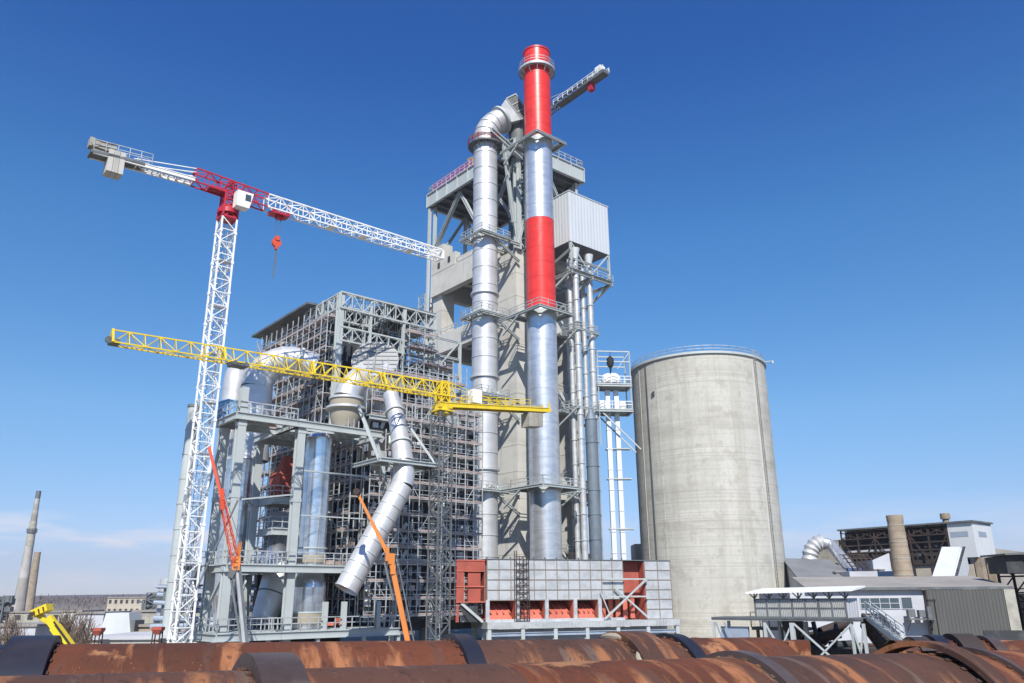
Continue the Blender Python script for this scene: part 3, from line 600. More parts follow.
# ------------------------------------------------------------------ silo
def silo():
    Y = 136.0; X = math.tan(R(13.52))*Y; rad = 11.5; zt = Z(38.0)
    t = thing('concrete_silo', 'huge round concrete storage silo right of the tower, streaked pale grey', 'silo', (X, Y, 0))
    mb = MB(); pf = []; n = 36
    for i in range(n):
        z = zt*i/n; pf += [(rad, z)]
    pf += [(rad, zt), (rad-.5, zt+.02), (0.01, zt+.5)]
    mb.lathe((X, Y, 0), pf, 128); mb.build('wall', M['conc'], t)
    mb = MB(); mb.rail([Vector((X+math.cos(a)*(rad-.1), Y+math.sin(a)*(rad-.1), zt)) for a in [i*math.pi/24 for i in range(48)]], 1.15, .035, 2, True); mb.build('handrail', M['pole'], t)
    mb = MB(); mb.annulus((X, Y, zt-.1), UZ, rad-.3, rad+.28, .4, 96); mb.build('rim', M['grey'], t)
    # long form-joint strips and hoist rail
    def strip(px, w_, out, m, name, zz0, zz1):
        az = math.atan((px-512)/836.); tgt = Vector((math.sin(az), math.cos(az), 0)); C = Vector((X, Y, 0)); b = tgt.dot(C); dd = b-math.sqrt(max(0, b*b-(C.length_squared-rad*rad)))
        p = tgt*dd; nrm = (p-C).normalized(); s = Vector((-nrm.y, nrm.x, 0)); mb = MB(); mb.obox(p-s*w_/2-nrm*.05+UZ*zz0, s*w_, nrm*(out+.05), UZ*(zz1-zz0)); mb.build(name, m, t)
    strip(657, .42, .06, M['dgrey'], 'cable_channel', 1, zt-.6)
    strip(650, .2, .06, M['conc2'], 'form_joint', 1, zt-.6)
    strip(668, .3, .05, M['conc'], 'form_joint', 1, zt-.6)
    strip(774, .5, .05, M['conc2'], 'form_joint', 1, zt-.6)
    mb = MB(); az = math.atan((776-512)/836.); tgt = Vector((math.sin(az), math.cos(az), 0)); C = Vector((X, Y, 0)); b = tgt.dot(C); dd = b-math.sqrt(b*b-(C.length_squared-rad*rad)); p = tgt*dd; nrm = (p-C).normalized(); s = Vector((-nrm.y, nrm.x, 0)); p += nrm*.18
    for k in (-.25, .25): mb.beam(p+s*k+UZ*2, p+s*k+UZ*(zt+1), .07)
    z = 2
    while z < zt: mb.beam(p-s*.25+UZ*z, p+s*.25+UZ*z, .05); z += .6
    mb.build('ladder', M['louv'], t)
    mb = MB(); d = Vector((math.cos(R(-28)), math.sin(R(-28)), 0)); q = Vector((X, Y, zt-.1))+d*rad; mb.beam(q-d*1, q+d*1.6, .15); mb.box(q+d*1.5+UZ*-.2, (.3, .3, .5)); mb.build('davit', M['grey'], t)
    mb = MB(); az = math.atan((665-512)/836.); tgt = Vector((math.sin(az), math.cos(az), 0)); b = tgt.dot(C); dd = b-math.sqrt(b*b-(C.length_squared-rad*rad)); p = tgt*dd; mb.tube(p+Vector((0, .3, 38.6)), p+Vector((0, -.06, 38.6)), .45, n=12); mb.build('port', M['dark'], t)
silo()

# ------------------------------------------------------------------ bucket elevator beside the silo
def elevator():
    Y = 128.0; c = at(616.5, 500, Y); X = c.x; fx, fy = Vector((1, .1, 0)).normalized(), Vector((-.1, 1, 0)).normalized()
    P = lambda a, b, z: Vector((X, Y, 0))+fx*a+fy*b+UZ*z
    t = thing('bucket_elevator', 'white twin-leg bucket elevator with two head platforms, left of the silo', 'elevator', (X, Y, 0))
    zt = hz(392, Y)
    for s in (-1, 1):
        mb = MB(); n = 12; h = zt/n
        for i in range(n): mb.box(P(s*.72, 0, (i+.5)*h), (.72, .95, h-.04)); mb.box(P(s*.72, 0, (i+1)*h-.05), (.86, 1.1, .12))
        mb.build('leg', M['cwhite'], t)
    mb = MB(); zh = hz(388, Y); mb.lathe(P(0, 0, 0), [(1.5, zh), (1.65, zh+.5), (1.6, zh+1.6), (1.25, zh+2.1), (.02, zh+2.2)], 20); o = mb.build('head_housing', M['white'], t)
    mb = MB(); mb.annulus(P(0, 0, zh+.45), UZ, 1.5, 1.75, .16, 20); mb.build('flange', M['dgrey'], o)
    for py in (387, 412):
        z = hz(py, Y); mb = MB(); mb.obox(P(-2.6, -1.7, z), fx*5.6, fy*3.4, UZ*.1)
        for b in (-1.7, 1.7): mb.hbeam(P(-2.6, b, z-.25), P(3.0, b, z-.25), .3, .4)
        for a in (-2.6, 3.0): mb.hbeam(P(a, -1.7, z-.25), P(a, 1.7, z-.25), .3, .4)
        o = mb.build('platform', M['grey'], t); mb = MB(); mb.rail([P(-2.6, -1.7, z+.1), P(3, -1.7, z+.1), P(3, 1.7, z+.1), P(-2.6, 1.7, z+.1)], 1.2, .045, 1.1, True); mb.build('handrail', M['white'], o)
    z1, z2 = hz(355, Y), hz(412, Y); mb = MB()
    for a in (-2.5, 2.9):
        for b in (-1.6, 1.6): mb.beam(P(a, b, z2-6 if a < 0 else z2), P(a, b, z1), .16)
    for z in (z1, hz(365, Y)):
        for b in (-1.6, 1.6): mb.beam(P(-2.5, b, z), P(2.9, b, z), .18)
    mb.beam(P(-2.5, -1.6, z1), P(-2.5, 1.6, z1), .16); mb.beam(P(2.9, -1.6, z1), P(2.9, 1.6, z1), .16); mb.beam(P(2.9, -1.6, z1), P(.8, -1.6, z1-3), .12); mb.build('hoist_frame', M['grey'], t)
    for b in (-1.5, 1.5): mb = MB(); mb.beam(P(-2.5, b, z2), P(4.0, b, z2-6.5), .2); mb.build('brace', M['grey'], t)
    for py in (480, 570, 530, 450): mb = MB(); z = hz(py, Y) if py != 570 else 6; mb.box(P(0.6, 0, z), (3.9, 1.3, .18)); mb.build('tie_plate', M['grey'], t)
    for k, (a, b) in enumerate(((1.6, -.6), (1.9, .5), (-1.9, -.9))): mb = MB(); mb.tube(P(a, b, z2+.1), P(a, b, z2+1.5), .45, n=12); mb.build('drive_unit', M['white'], t)
    # chain bag hanging from the hoist frame
    mb = MB(); q = P(-.35, -1.6, z1-.1); rr = random.Random(2)
    mb.tube(q, q-UZ*.8, .05, n=6); mb.loft([(q-UZ*.7, .15), (q-UZ*1.1, .55), (q-UZ*1.9, .62), (q-UZ*2.5, .45), (q-UZ*2.7, .2), (q-UZ*3.4, .14), (q-UZ*3.6, .05)], 10)
    mb.tube(q+fx*.45-UZ*1.2, q+fx*.3-UZ*2.4, .17, n=8); mb.tube(q-fx*.45-UZ*1.2, q-fx*.4-UZ*2.2, .16, n=8)
    single('hanging_hoist', mb, M['bitumen'], 'black chain hoist bundle hanging from the frame above the white elevator head', 'hoist')
    mb = MB(); p = at(380/2.845+440, 600, 118)
elevator()
# ------------------------------------------------------------------ filter building (roofed, under scaffolding)
NX, NY = -21.8, 95.0; NB = (NX, NY)
n_ = lambda a, b, z: G(NB, a, b, z)
RT = hz(292, NY)      # roof height at the near corner
def filter_building():
    t = thing('filter_building', 'unfinished steel framed filter building with a dark roof, wrapped in scaffolding left of the tower', 'building', (NX, NY, 0))
    LBb, LAa = 23.4, 14.2
    mb = MB()
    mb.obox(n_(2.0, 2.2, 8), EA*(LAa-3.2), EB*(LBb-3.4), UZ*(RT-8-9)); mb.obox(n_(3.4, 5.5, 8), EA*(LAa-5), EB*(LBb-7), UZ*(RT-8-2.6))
    # cladding sheets and equipment showing between the scaffold tubes
    rr = random.Random(4); mb3 = MB()
    for i in range(10):
        for k in range(15):
            z = 8.5+k*2.0; b = 2.4+i*2.05
            if z > RT-4 or rr.random() > .72: continue
            mb.cm = 1 if rr.random() < .7 else 2
            mb.obox(n_(1.95-rr.random()*.1, b, z), EA*.1, EB*rr.uniform(.9, 1.8), UZ*rr.uniform(.8, 1.6))
            mb.cm = 3
            if rr.random() < .5: mb.beam(n_(1.9, b+rr.random(), z), n_(1.9, b+rr.uniform(-2, 2), z+rr.uniform(1, 3)), .2)
    mb.build('casing', [M['dark'], M['galv'], M['bgrey'], M['grey']], t)
    mb = MB(); mb.obox(n_(.8, 5.4, RT-13), EA*12.6, EB*.15, UZ*11); mb.build('roof_shade_sheet', M['dark'], t)  # dark sheet added to paint the shade under the roof
    mb = MB(); mb.obox(n_(12.6, 1.6, 8), EA*5.4, EB*3, UZ*(RT-8-6.5)); mb.build('casing', M['dark'], t)  # dark block added behind the wall frame, stands in for interior shade
    # roof: closed over the rear, open trusses towards the near corner
    mb = MB(); mb.corr_slab(n_(-1.6, 6.2, RT+.3), EB*(LBb-4.9), EA*(LAa+1.6)+UZ*.4, .6, .08, .25); mb.build('roof', M['dgrey'], t); mb = MB(); mb.corr_slab(n_(6.5, -.3, RT+.32), EB*9.6, EA*(LAa-6.2)+UZ*.1, .6, .08, .25)
    mb.build('roof', M['dgrey'], t)
    for a, b in ((0, 0), (0, 9.8), (0, 16.7), (0, 23), (13.8, 0), (13.8, 23)):
        mb = MB(); w_ = .8 if (a, b) == (0, 0) else .5; mb.hbeam(n_(a, b, 0), n_(a, b, RT), w_, w_*.9, up=EB, t=.1)
        if w_ > .7: mb.obox(n_(a, b, 0)-EA*.2-EB*.34, EA*.4, EB*.68, UZ*(RT-1))
        mb.build('column', M['grey'], t)
    for b, zz in ((-.2, RT), (4.6, RT+.1), (9.3, RT+.2)):
        mb = MB(); mb.lattice(n_(-.2, b, zz-1.0), n_(LAa+.2, b, zz-1.0), .5, 2.1, 9, .2, .12); mb.build('truss', M['grey'], t)
    for a in (0, 7, 13.8):
        mb = MB(); mb.lattice(n_(a, -.2, RT-1), n_(a, 9.5, RT-1), .4, 2.0, 6, .18, .11); mb.build('truss', M['grey'], t)
    mb = MB(); mb.lattice(n_(0, -.1, RT-5.4), n_(LAa, -.1, RT-5.4), .4, 1.8, 8, .2, .12); mb.build('truss', M['grey'], t)
    for k in range(9):
        b = 11+k*2.3; mb.beam
    mb = MB()
    for a in (4.3, 9.3, 14.2): mb.hbeam(n_(a, -.25, RT-11), n_(a, -.25, RT), .34, .34, up=EB)
    for k in range(7): z = RT-2.5*k-3; mb.hbeam(n_(9.3, -.2, z), n_(LAa+4.5, -.2, z), .22, .3)
    mb.hbeam(n_(14.2, -.2, RT-18), n_(14.2, -.2, RT-2), .4, .4, up=EB); mb.hbeam(n_(18.7, -.2, RT-19), n_(18.7, -.2, RT-3), .35, .35, up=EB)
    for k in range(3): z = RT-6*k-3; mb.beam(n_(9.5, -.2, z), n_(14, -.2, z-5), .2); mb.beam(n_(14.4, -.2, z-5), n_(18.5, -.2, z), .2)
    mb.build('wall_frame', M['grey'], t)
    mb = MB()
    for k in range(13):
        a0 = 1+k*1.0; mb.beam(n_(a0, 1.5+2*math.sin(k*2.1)**2, RT-2), n_(a0+.5, 4, RT-5-3*math.sin(k)**2), .14); mb.beam(n_(.6, 1+k*1.9, RT-1.2), n_(.6, 3+k*1.9, RT-3.2), .13)
    mb.build('purlin', M['pole'], t)
filter_building()

def front_block():
    """lower hopper block in front of the filter building"""
    t = thing('hopper_block', 'dark steel hopper block with pale sheets, inside the scaffold beneath the big round duct cover', 'process plant', tuple(n_(0, -8, 0)))
    mb = MB(); mb.obox(n_(1.6, -6.4, 3), EA*15, EB*6.8, UZ*23.5)
    rr = random.Random(9)
    for i in range(13):
        for k in range(14):
            if rr.random() > .82: continue
            a = 1.8+i*1.12; z = 4+k*1.65; q = rr.choice((0, 0, 1, 2))
            if rr.random() < .35: mb.cm = q+1; mb.beam(n_(a, -6.45, z), n_(a+rr.uniform(.3, .9), -6.45, z+rr.uniform(.6, 1.4)), .42, .1, up=EB)
            else: mb.cm = q+1; mb.obox(n_(a, -6.5+rr.random()*.05, z), EA*rr.uniform(.4, 1.0), EB*.1, UZ*rr.uniform(.5, 1.2))
    for i in range(4):
        for k in range(13):
            if rr.random() > .6: continue
            mb.cm = 1 if rr.random() < .6 else 2; mb.obox(n_(1.5, -6+i*1.8, 4+k*1.7), EA*.1, EB*rr.uniform(.8, 1.5), UZ*rr.uniform(.5, 1.1))
    mb.build('casing', [M['dark'], M['galv'], M['bgrey'], M['white']], t)
    mb = MB()
    for a in (5, 10, 16.4): mb.hbeam(n_(a, -7, 0), n_(a, -7, 27), .45, .45, up=EB)
    for z in (10.5, 17.5, 26.5): mb.hbeam(n_(1, -7, z), n_(17, -7, z), .4, .5)
    mb.build('frame', M['grey'], t)
    mb = MB()
    for k in range(3): mb.box(n_(11.3, -7.2, 5.5+k*5), (.6, .6, 4.6))
    mb.build('riser_pipe', M['white'], t)
front_block()

def scaffold(label, o, d, nrm, L, z0, z1, dep=1.3, bay=2.2, lift=2.0, seed=0, step_tops=None, drop=.0):
    rr = random.Random(seed); nb = max(1, round(L/bay)); bay = L/nb; nl = int((z1-z0)/lift); o = Vector((o[0], o[1], 0))
    t = thing('scaffold', label, 'scaffold', (o.x, o.y, z0), group='scaffolds around the filter building')
    def top(i): return z1 if step_tops is None else z0+(z1-z0)*step_tops[min(len(step_tops)-1, int(i/nb*len(step_tops)))]
    for i in range(nb+1):
        mb = MB()
        for q in (0, dep): p = o+d*(i*bay+rr.uniform(-.04, .04))+nrm*q; mb.beam(p+UZ*z0, p+UZ*(top(i)+rr.uniform(.6, 1.3)), .095)
        mb.build('standard', M['pole'], t)
    for k in range(nl+1):
        zk = z0+k*lift+rr.uniform(-.05, .05); led = MB(); dk = MB(); any_ = False
        for i in range(nb):
            z = zk
            if z > top(i)+.1: continue
            a, b = o+d*(i*bay), o+d*((i+1)*bay)
            if rr.random() < .3: p_ = a.lerp(b, rr.random())+nrm*rr.uniform(0, dep)+UZ*(z+.1); led.beam(p_, p_+d*rr.uniform(-1.2, 1.2)+nrm*rr.uniform(-.6, .3)+UZ*rr.uniform(.3, lift), .06)
            for q in (0, dep): led.beam(a+nrm*q+UZ*z, b+nrm*q+UZ*z, .07)
            led.beam(a+UZ*z, a+nrm*dep+UZ*z, .07)
            if True:
                any_ = True; nw = (dep-.25) if rr.random() > drop else .35
                for h in (.5, 1.0):
                  if rr.random() < .8: led.beam(a+nrm*(dep+.03)+UZ*(z+h), b+nrm*(dep+.03)+UZ*(z+h), .055)
                dk.obox(a+nrm*.1+d*.01+UZ*(z+.06), d*(bay-.02), nrm*nw*rr.choice((1, 1, .7)), UZ*.06)
                if rr.random() < .18: dk.obox(a+nrm*.3+d*rr.uniform(0, .3)+UZ*(z+.13), d*(bay*.6), nrm*.45, UZ*rr.uniform(.1, .45))
                dk.obox(a+nrm*(dep-.02)+d*.05+UZ*(z+.08), d*(bay-.1), nrm*.03, UZ*.2)
            if rr.random() < .22:
                if rr.random() < .5: a, b = b, a
                led.beam(a+nrm*(dep+.06)+UZ*z, b+nrm*(dep+.06)+UZ*(z+lift), .06)
        led.build('ledger', M['pole'], t)
        if any_: dk.build('deck', M['plank'], t)
    return t
scaffold('tall scaffold on the left side wall of the filter building, under its dark roof edge', n_(0, .6, 0), EB, -EA, 22.4, 8.5, RT-1.8, seed=1, bay=1.7, drop=.3)
scaffold('scaffold on the upper right wall of the filter building, beside the tower', n_(9.3, -.6, 0), EA, -EB, 9.4, 26, RT-3.5, seed=2, drop=.5, step_tops=[1, 1, .8, .7])
scaffold('wide lower scaffold in front of the hopper block, behind the slanted pale duct', n_(0, -8.2, 0), EA, -EB, 15.6, 4.6, 28.6, seed=3, bay=1.3, lift=1.8, drop=.25, step_tops=[.62, .82, .93, 1, 1, 1, 1, 1])
scaffold('lower scaffold on the left side of the hopper block, behind the bright vertical duct', n_(-.1, -7.8, 0), EB, -EA, 9, 4.6, 25, seed=4, bay=1.3, lift=1.8, drop=.3)
scaffold('rear scaffold between the yellow crane mast and the wide gas duct', n_(15.4, -3.0, 0), EA, -EB, 3.4, 4.6, 29, seed=5, bay=1.5, dep=1.6, drop=.3)
scaffold('scaffold round the tan wrapped duct on top of the hopper block', n_(1.5, -5.2, 0), EA, -EB, 12, 27, 33, seed=6, bay=2.0, drop=.3, lift=1.8)

# ------------------------------------------------------------------ big round duct cover with two cones on top of the block
def round_cover():
    c = at(375, 360, 96); zc = c.z; n = Vector((0.05, -.93, .34)).normalized()
    t = thing('duct_plenum', 'large round plank-ribbed duct end with two pale cones below, above the scaffold', 'duct', (c.x, c.y, zc-7))
    mb = MB(); r = 2.95; back = -n*1.4
    mb.loft([(c-n*2.4, r*.97), (c, r)], 40); mb.build('drum', M['coverp'], t)
    mb = MB(); X = n.cross(UZ).normalized(); Yv = X.cross(n)
    for k in range(-4, 5):
        y = k*.64; hw = math.sqrt(max(.05, r*r-y*y)); mb.obox(c+Yv*(y-.06)-X*hw*.97+n*.003, X*hw*1.94, Yv*.055, n*.08)
    mb.obox(c-X*.08-Yv*r*.97+n*.125, X*.09, Yv*r*1.94, n*.1); mb.build('rib', M['dgrey'], t)
    for s in (-1, 1):
        mb = MB(); q = c+X*s*1.6*(-1)-Yv*1.9+n*.4-UZ*0.3; mb.loft([(q+UZ*1.7-n*.6, .1), (q-UZ*1.0, 2.1)], 4); mb.loft([(q-UZ*1.0, 1.75), (q-UZ*3.4, 1.5), (q-UZ*5.5, 1.4)], 24)
        mb.build('cone', M['galv'], t)
    return c
RC = round_cover()
def tan_duct():
    c = at(346, 408, 91); c.z = 0; z0, z1 = hz(421, 91), hz(397, 91)
    t = thing('wrapped_duct', 'squat tan insulation wrapped vertical duct standing in the scaffold, left of the two cones', 'duct', (c.x, c.y, z0))
    mb = MB(); h = z1-z0; mb.lathe(c, [(1.3, z0-1), (1.6, z0), (1.8, z0+h*.2), (1.85, z0+h*.45), (2.2, z0+h*.5), (2.2, z0+h*.6), (1.9, z0+h*.63), (1.9, z0+h), (.1, z0+h+.2)], 32); mb.cm = 1; mb.annulus(c+UZ*(z0+h*.55), UZ, 2.18, 2.32, .25, 32); mb.annulus(c+UZ*(z0+h*.95), UZ, 1.88, 2.05, .25, 32); mb.build('body', [M['tan'], M['galv']], t)
    mb = MB(); mb.loft([(c+UZ*(z1+.1), 1.5), (c+UZ*(z1+1.0)+EA*.2, 1.5), (c+UZ*(z1+2.0)+EA*1.0, 1.45), (c+UZ*(z1+3.0)+EA*2.2+EB*.6, 1.4)], 24); mb.build('bend', M['galv'], t)
tan_duct()

# slanted pale duct
def slanted():
    A = at(391, 395, 84); B = at(398, 425, 82); C2 = at(403.5, 463, 80.5); C3 = at(404, 482, 80); D = at(346, 590, 77); r = 1.12
    t = thing('slanted_duct', 'pale ribbed duct slanting down to the left to an open end', 'duct', tuple(D))
    mb = MB(); mb.loft([(A, .85), (B, .9), (C2, 1.05), ], 28); mb.build('upper_leg', M['galv'], t)
    mb = MB(); mid = C2.lerp(C3, .6); mb.loft([(C2, 1.05), (mid, r), (C3+(D-C3)*.04, r)], 28, caps=False); mb.build('elbow', M['galv'], t)
    C3b = C3+(D-C3)*.04; L = (D-C3b).length; n = 9; pr = []; d = (D-C3b)/L
    for i in range(n): p = C3b+d*L*i/n; q = C3b+d*L*(i+1)/n; pr += [(p, r), (q-d*.12, r), (q-d*.11, r+.06), (q-d*.01, r+.06)]
    mb = MB(); mb.loft(pr, 32, caps=False, axes=[d]*len(pr)); mb.loft([(D, r+.02), (D-d*.5, r-.1), (D-d*3, r-.1)], 32, caps=False, axes=[d]*3); mb.build('lower_leg', M['galv'], t)
    for p, ax, rr_ in ((A.lerp(B, .6), B-A, .95), (B.lerp(C2, .5), C2-B, 1.05)): mb = MB(); mb.annulus(p, ax, rr_-.05, rr_+.12, .2, 28); mb.build('flange', M['grey'], t)
    # triangular bracket
    mb = MB(); z = C2.z-.1; c = Vector((C2.x, C2.y, z)); u = EA; v = EB
    for s in (-1.2, 1.2): mb.hbeam(c+v*s-u*3.4, c+v*s+u*3.6, .35, .4)
    mb.hbeam(c-u*3.4-v*1.2, c-u*3.4+v*4, .35, .4); mb.hbeam(c+u*3.6-v*1.2, c+u*3.6+v*4, .35, .4)
    mb.beam(c-u*3.4-v*1.0, c-u*4.9+UZ*5.5+v*1, .3); mb.beam(c+u*3.4-v*1.0, c+u*1.2+UZ*4.2+v*1, .22); mb.obox(c-u*3.4-v*1.2+UZ*.2, u*2.2, v*2.4, UZ*.05); mb.obox(c+u*1.3-v*1.2+UZ*.2, u*2.2, v*2.4, UZ*.05)
    mb.build('bracket', M['grey'], t)
slanted()

# ------------------------------------------------------------------ support frame A-B-C-D with platforms
FB = at(286, 600, 80); FO = Vector((-21.6, 80, 0)); fr = lambda a, b, z: G((FO.x, FO.y), a, b, z)   # B = origin, A = a -6.2
ZP1 = 23.75; ZP2 = 9.6; ZP3 = 3.6
def support_frame():
    t = thing('duct_support_frame', 'pale grey steel column frame with three platform levels carrying the bright vertical ducts', 'steel frame', tuple(fr(0, 0, 0)))
    mb0 = None
    for a, b, z in ((-6.2, 0, ZP1+.2), (0, 0, ZP1+.2), (0, 10.3, ZP1+.1), (-6.2, 4.2, ZP1-.8)):
        mb = MB(); p = fr(a, b, 0); mb.hbeam(p, p+UZ*z, .78, .78, up=EB, t=.14)
        mb.obox(p-EA*.27-EB*.27, EA*.54, EB*.54, UZ*z)
        for zz in (9, 15.6, 22.5): mb.obox(p-EA*.43-EB*.43+UZ*zz, EA*.86, EB*.86, UZ*.4)
        mb.build('column', M['grey'], t)
    mb = MB(); mb.hbeam(fr(-6.2, 0, 0)+UZ*ZP1, fr(-6.2, 0, 0)+UZ*(ZP1+2.6), .7, .7, up=EB, t=.12); 
    mb.build('post', M['grey'], t)
    def plat(z, a0, a1, b0, b1, hole=(), nm='platform', rails=True, h=.7):
        mb = MB()
        for b in (b0, b1): mb.hbeam(fr(a0, b, z-h/2), fr(a1, b, z-h/2), .35, h)
        for a in (a0, a1): mb.hbeam(fr(a, b0, z-h/2-.01), fr(a, b1, z-h/2-.01), .35, h)
        k = 0; n = max(2, int((b1-b0)/1.4))
        for k in range(n):
            b = b0+(b1-b0)*k/n; mb.beam(fr(a0, b, z-.15), fr(a1, b, z-.15), .12, .22)
        for k in range(int((a1-a0)/1.1)):
            aa = a0+k*1.1
            segs = [(b0, b1)]
            for (ha, hb, hr) in hole:
                if abs(aa+.5-ha) < hr+.4: segs = [q for s0, s1 in segs for q in ((s0, min(s1, hb-hr)), (max(s0, hb+hr), s1)) if q[1]-q[0] > .2]
            for s0, s1 in segs: mb.obox(fr(aa, s0, z+.003), EA*1.06, EB*(s1-s0), UZ*.05)
        o = mb.build(nm, M['grey'], t)
        if rails:
            mb = MB(); mb.rail([fr(a0, b1, z+.05), fr(a0, b0, z+.05), fr(a1, b0, z+.05), fr(a1, b1, z+.05)], 1.15, .04, .9); mb.build('handrail', M['pole'], o)
    holes = ((2.6, 3.2, 1.9), (-9, 6.6, .4))
    plat(ZP1, -6.9, -.55, -.5, 4.8, (), rails=False); plat(ZP1, -.5, 9.2, -.49, 10.6, holes, rails=False); 
    mb = MB(); mb.rail([fr(-6.9, 4.7, ZP1), fr(-6.9, -.4, ZP1), fr(-.6, -.4, ZP1)], 1.15, .045, 1.1); mb.rail([fr(-.4, 1, ZP1), fr(-.4, 9, ZP1)], 1.15, .045, .8); mb.build('handrail', M['pole'], t)
    plat(ZP2, -6.5, -.85, -.7, 4.8, ()); plat(ZP2, -.8, 8.2, -.69, 10.6, holes); plat(ZP3, -6.9, -.85, -.9, 4.8, ()); plat(ZP3, -.8, 12, -.89, 10.6, holes)
    plat(16.8, .4, 6, 6.2, 9.9, ()); plat(13.6, .6, 6, 6.4, 9.9, ())
    mb = MB()
    for z in (15.8, ): 
        mb.beam(fr(-6.2, 0, z+.3), fr(0, 10.3, z+.3), .14); mb.beam(fr(-7.5, 0, z-.6), fr(0, 0, z+.6), .14); mb.beam(fr(0, 0, z+3), fr(9, 0, z+3), .16); mb.beam(fr(0, 0, z-1.4), fr(9, 0, z-1.4), .12)
    mb.beam(fr(-6.2, 0, 2), fr(0, 10, 9), .2); mb.beam(fr(-6.2, 8, 2), fr(-6.2, .4, 9), .25); mb.beam(fr(-8.4, 5, 8.5), fr(-6.2, 4.4, ZP1-1), .2)
    mb.build('brace', M['grey'], t); mb = MB(); mb.hbeam(fr(8.8, 0, ZP1-.8), fr(10.8, -.5, ZP1-7.8), .3, .3); mb.build('brace', M['grey'], t)
    mb = MB()
    for a, b in ((3.6, -.7), (5.6, -.8), (9.4, -.9)): mb = MB(); mb.hbeam(fr(a, b, 3.6), fr(a, b, 6.2), .45, .45, up=EB); mb.build('stub_column', M['grey'], t)
    for a in (-7, -2, 3, 8, 12): mb = MB(); mb.hbeam(fr(a, -.7, 0), fr(a, -.7, 3.2), .35, .35, up=EB); mb.build('leg', M['grey'], t)
    # side platforms reaching left
    mb = MB(); mb.hbeam(fr(-6.7, 5.2, ZP2-.3), fr(-8.6, 5.2, ZP2-.3), .3, .4); mb.obox(fr(-8.6, 2.0, ZP2-.1), EA*2, EB*3.4, UZ*.08); mb.rail([fr(-8.5, 5.3, ZP2), fr(-8.5, 2.1, ZP2), fr(-6.6, 2.1, ZP2)], 1.15, .04, .9)
    mb.hbeam(fr(-8.4, 2.3, 0), fr(-8.4, 2.3, ZP2), .3, .3, up=EB); mb.hbeam(fr(-8.4, 5.2, 0), fr(-8.4, 5.2, ZP2), .3, .3, up=EB); mb.beam(fr(-8.4, 2.3, 8.6), fr(-8.4, 5.2, 4), .16)
    mb.build('side_platform', M['grey'], t)
support_frame()

def clad_pipe(mb, c, segs, n=36, step=1.5):
    """segs [(r0,z0,r1,z1)]: seamed cladding along a vertical duct"""
    pf = []
    for r0, z0, r1, z1 in segs:
        k = max(1, round((z1-z0)/step))
        for i in range(k):
            ra, rb_ = r0+(r1-r0)*i/k, r0+(r1-r0)*(i+1)/k; za, zb = z0+(z1-z0)*i/k, z0+(z1-z0)*(i+1)/k
            pf += [(ra, za), (rb_, zb-.06), (rb_+.035, zb-.055), (rb_+.035, zb)]
    mb.lathe(c, pf, n)
def bright_duct():
    c = fr(2.6, 3.2, 0); c = Vector((at(315, 500, 84.1).x, 84.1, 0)); t = thing('bright_duct', 'mirror bright vertical duct standing right of the middle grey column', 'duct', tuple(c))
    mb = MB(); clad_pipe(mb, c, [(1.75, 3.7, 1.78, 5), (1.72, 5, 1.72, 7.6), (1.72, 7.6, 1.42, 9), (1.4, 9, 1.4, 11.3)]); mb.build('lower_section', M['shiny'], t)
    mb = MB(); clad_pipe(mb, c, [(1.4, 11.4, 1.4, ZP1-1)]); mb.lathe(c, [(1.4, ZP1-1), (1.1, ZP1-.6), (.1, ZP1-.5)], 36); mb.build('upper_section', M['shiny'], t)
    for z in (11.4, 5.2): mb = MB(); mb.annulus(c+UZ*z, UZ, 1.38, 1.38+(.18 if z > 6 else .5), .16, 36); mb.build('flange', M['grey'], t)
    for z, r, h in ((4.1, 1.8, .9), (9.9, 1.5, .7)): mb = MB(); mb.lathe(c, [(r, z), (r+.06, z+.1), (r+.06, z+h), (r, z+h+.1)], 32); mb.build('insulation_wrap', M['tan'], t)
bright_duct()
def left_duct():
    Y = 92.5; c = Vector((at(243, 470, Y).x, Y, 0)); r = 2.1
    t = thing('bent_duct', 'very wide steel duct behind the leftmost grey column, bending into the filter building', 'duct', tuple(c))
    mb = MB(); clad_pipe(mb, c, [(1.5, 3.7, r, 7), (r, 7, r, 21.8)]); mb.build('riser', M['shiny'], t)
    z0 = 21.8; zt = hz(386, Y); mb = MB(); clad_pipe(mb, c+Vector((.7, 0, 0)), [(r, z0, 1.85, zt)], step=2); r = 1.8; mb.build('upper_riser', M['galv'], t)
    d = Vector((.93, .37, 0)).normalized(); rb = 3.7; p0 = c+Vector((.7, 0, 0))+UZ*zt; pr = []
    for i in range(9):
        a = R(102)*i/8; pr.append((p0+UZ*rb*math.sin(a)+d*rb*(1-math.cos(a)), r*(1 if i % 2 else 1.02)))
    mb = MB(); mb.loft(pr, 32, caps=False); e = pr[-1][0]; dd = d*math.sin(R(102))+UZ*math.cos(R(102)); mb.loft([(e, r), (e+dd*2.2, r)], 32); mb.cm = 1
    for i in (2, 4, 6): mb.annulus(pr[i][0], pr[i+1][0]-pr[i-1][0], r-.02, r+.1, .14, 32)
    mb.annulus(e+dd*.2, dd, r-.02, r+.2, .3, 32); mb.build('elbow', [M['galv'], M['grey']], t)
left_duct()
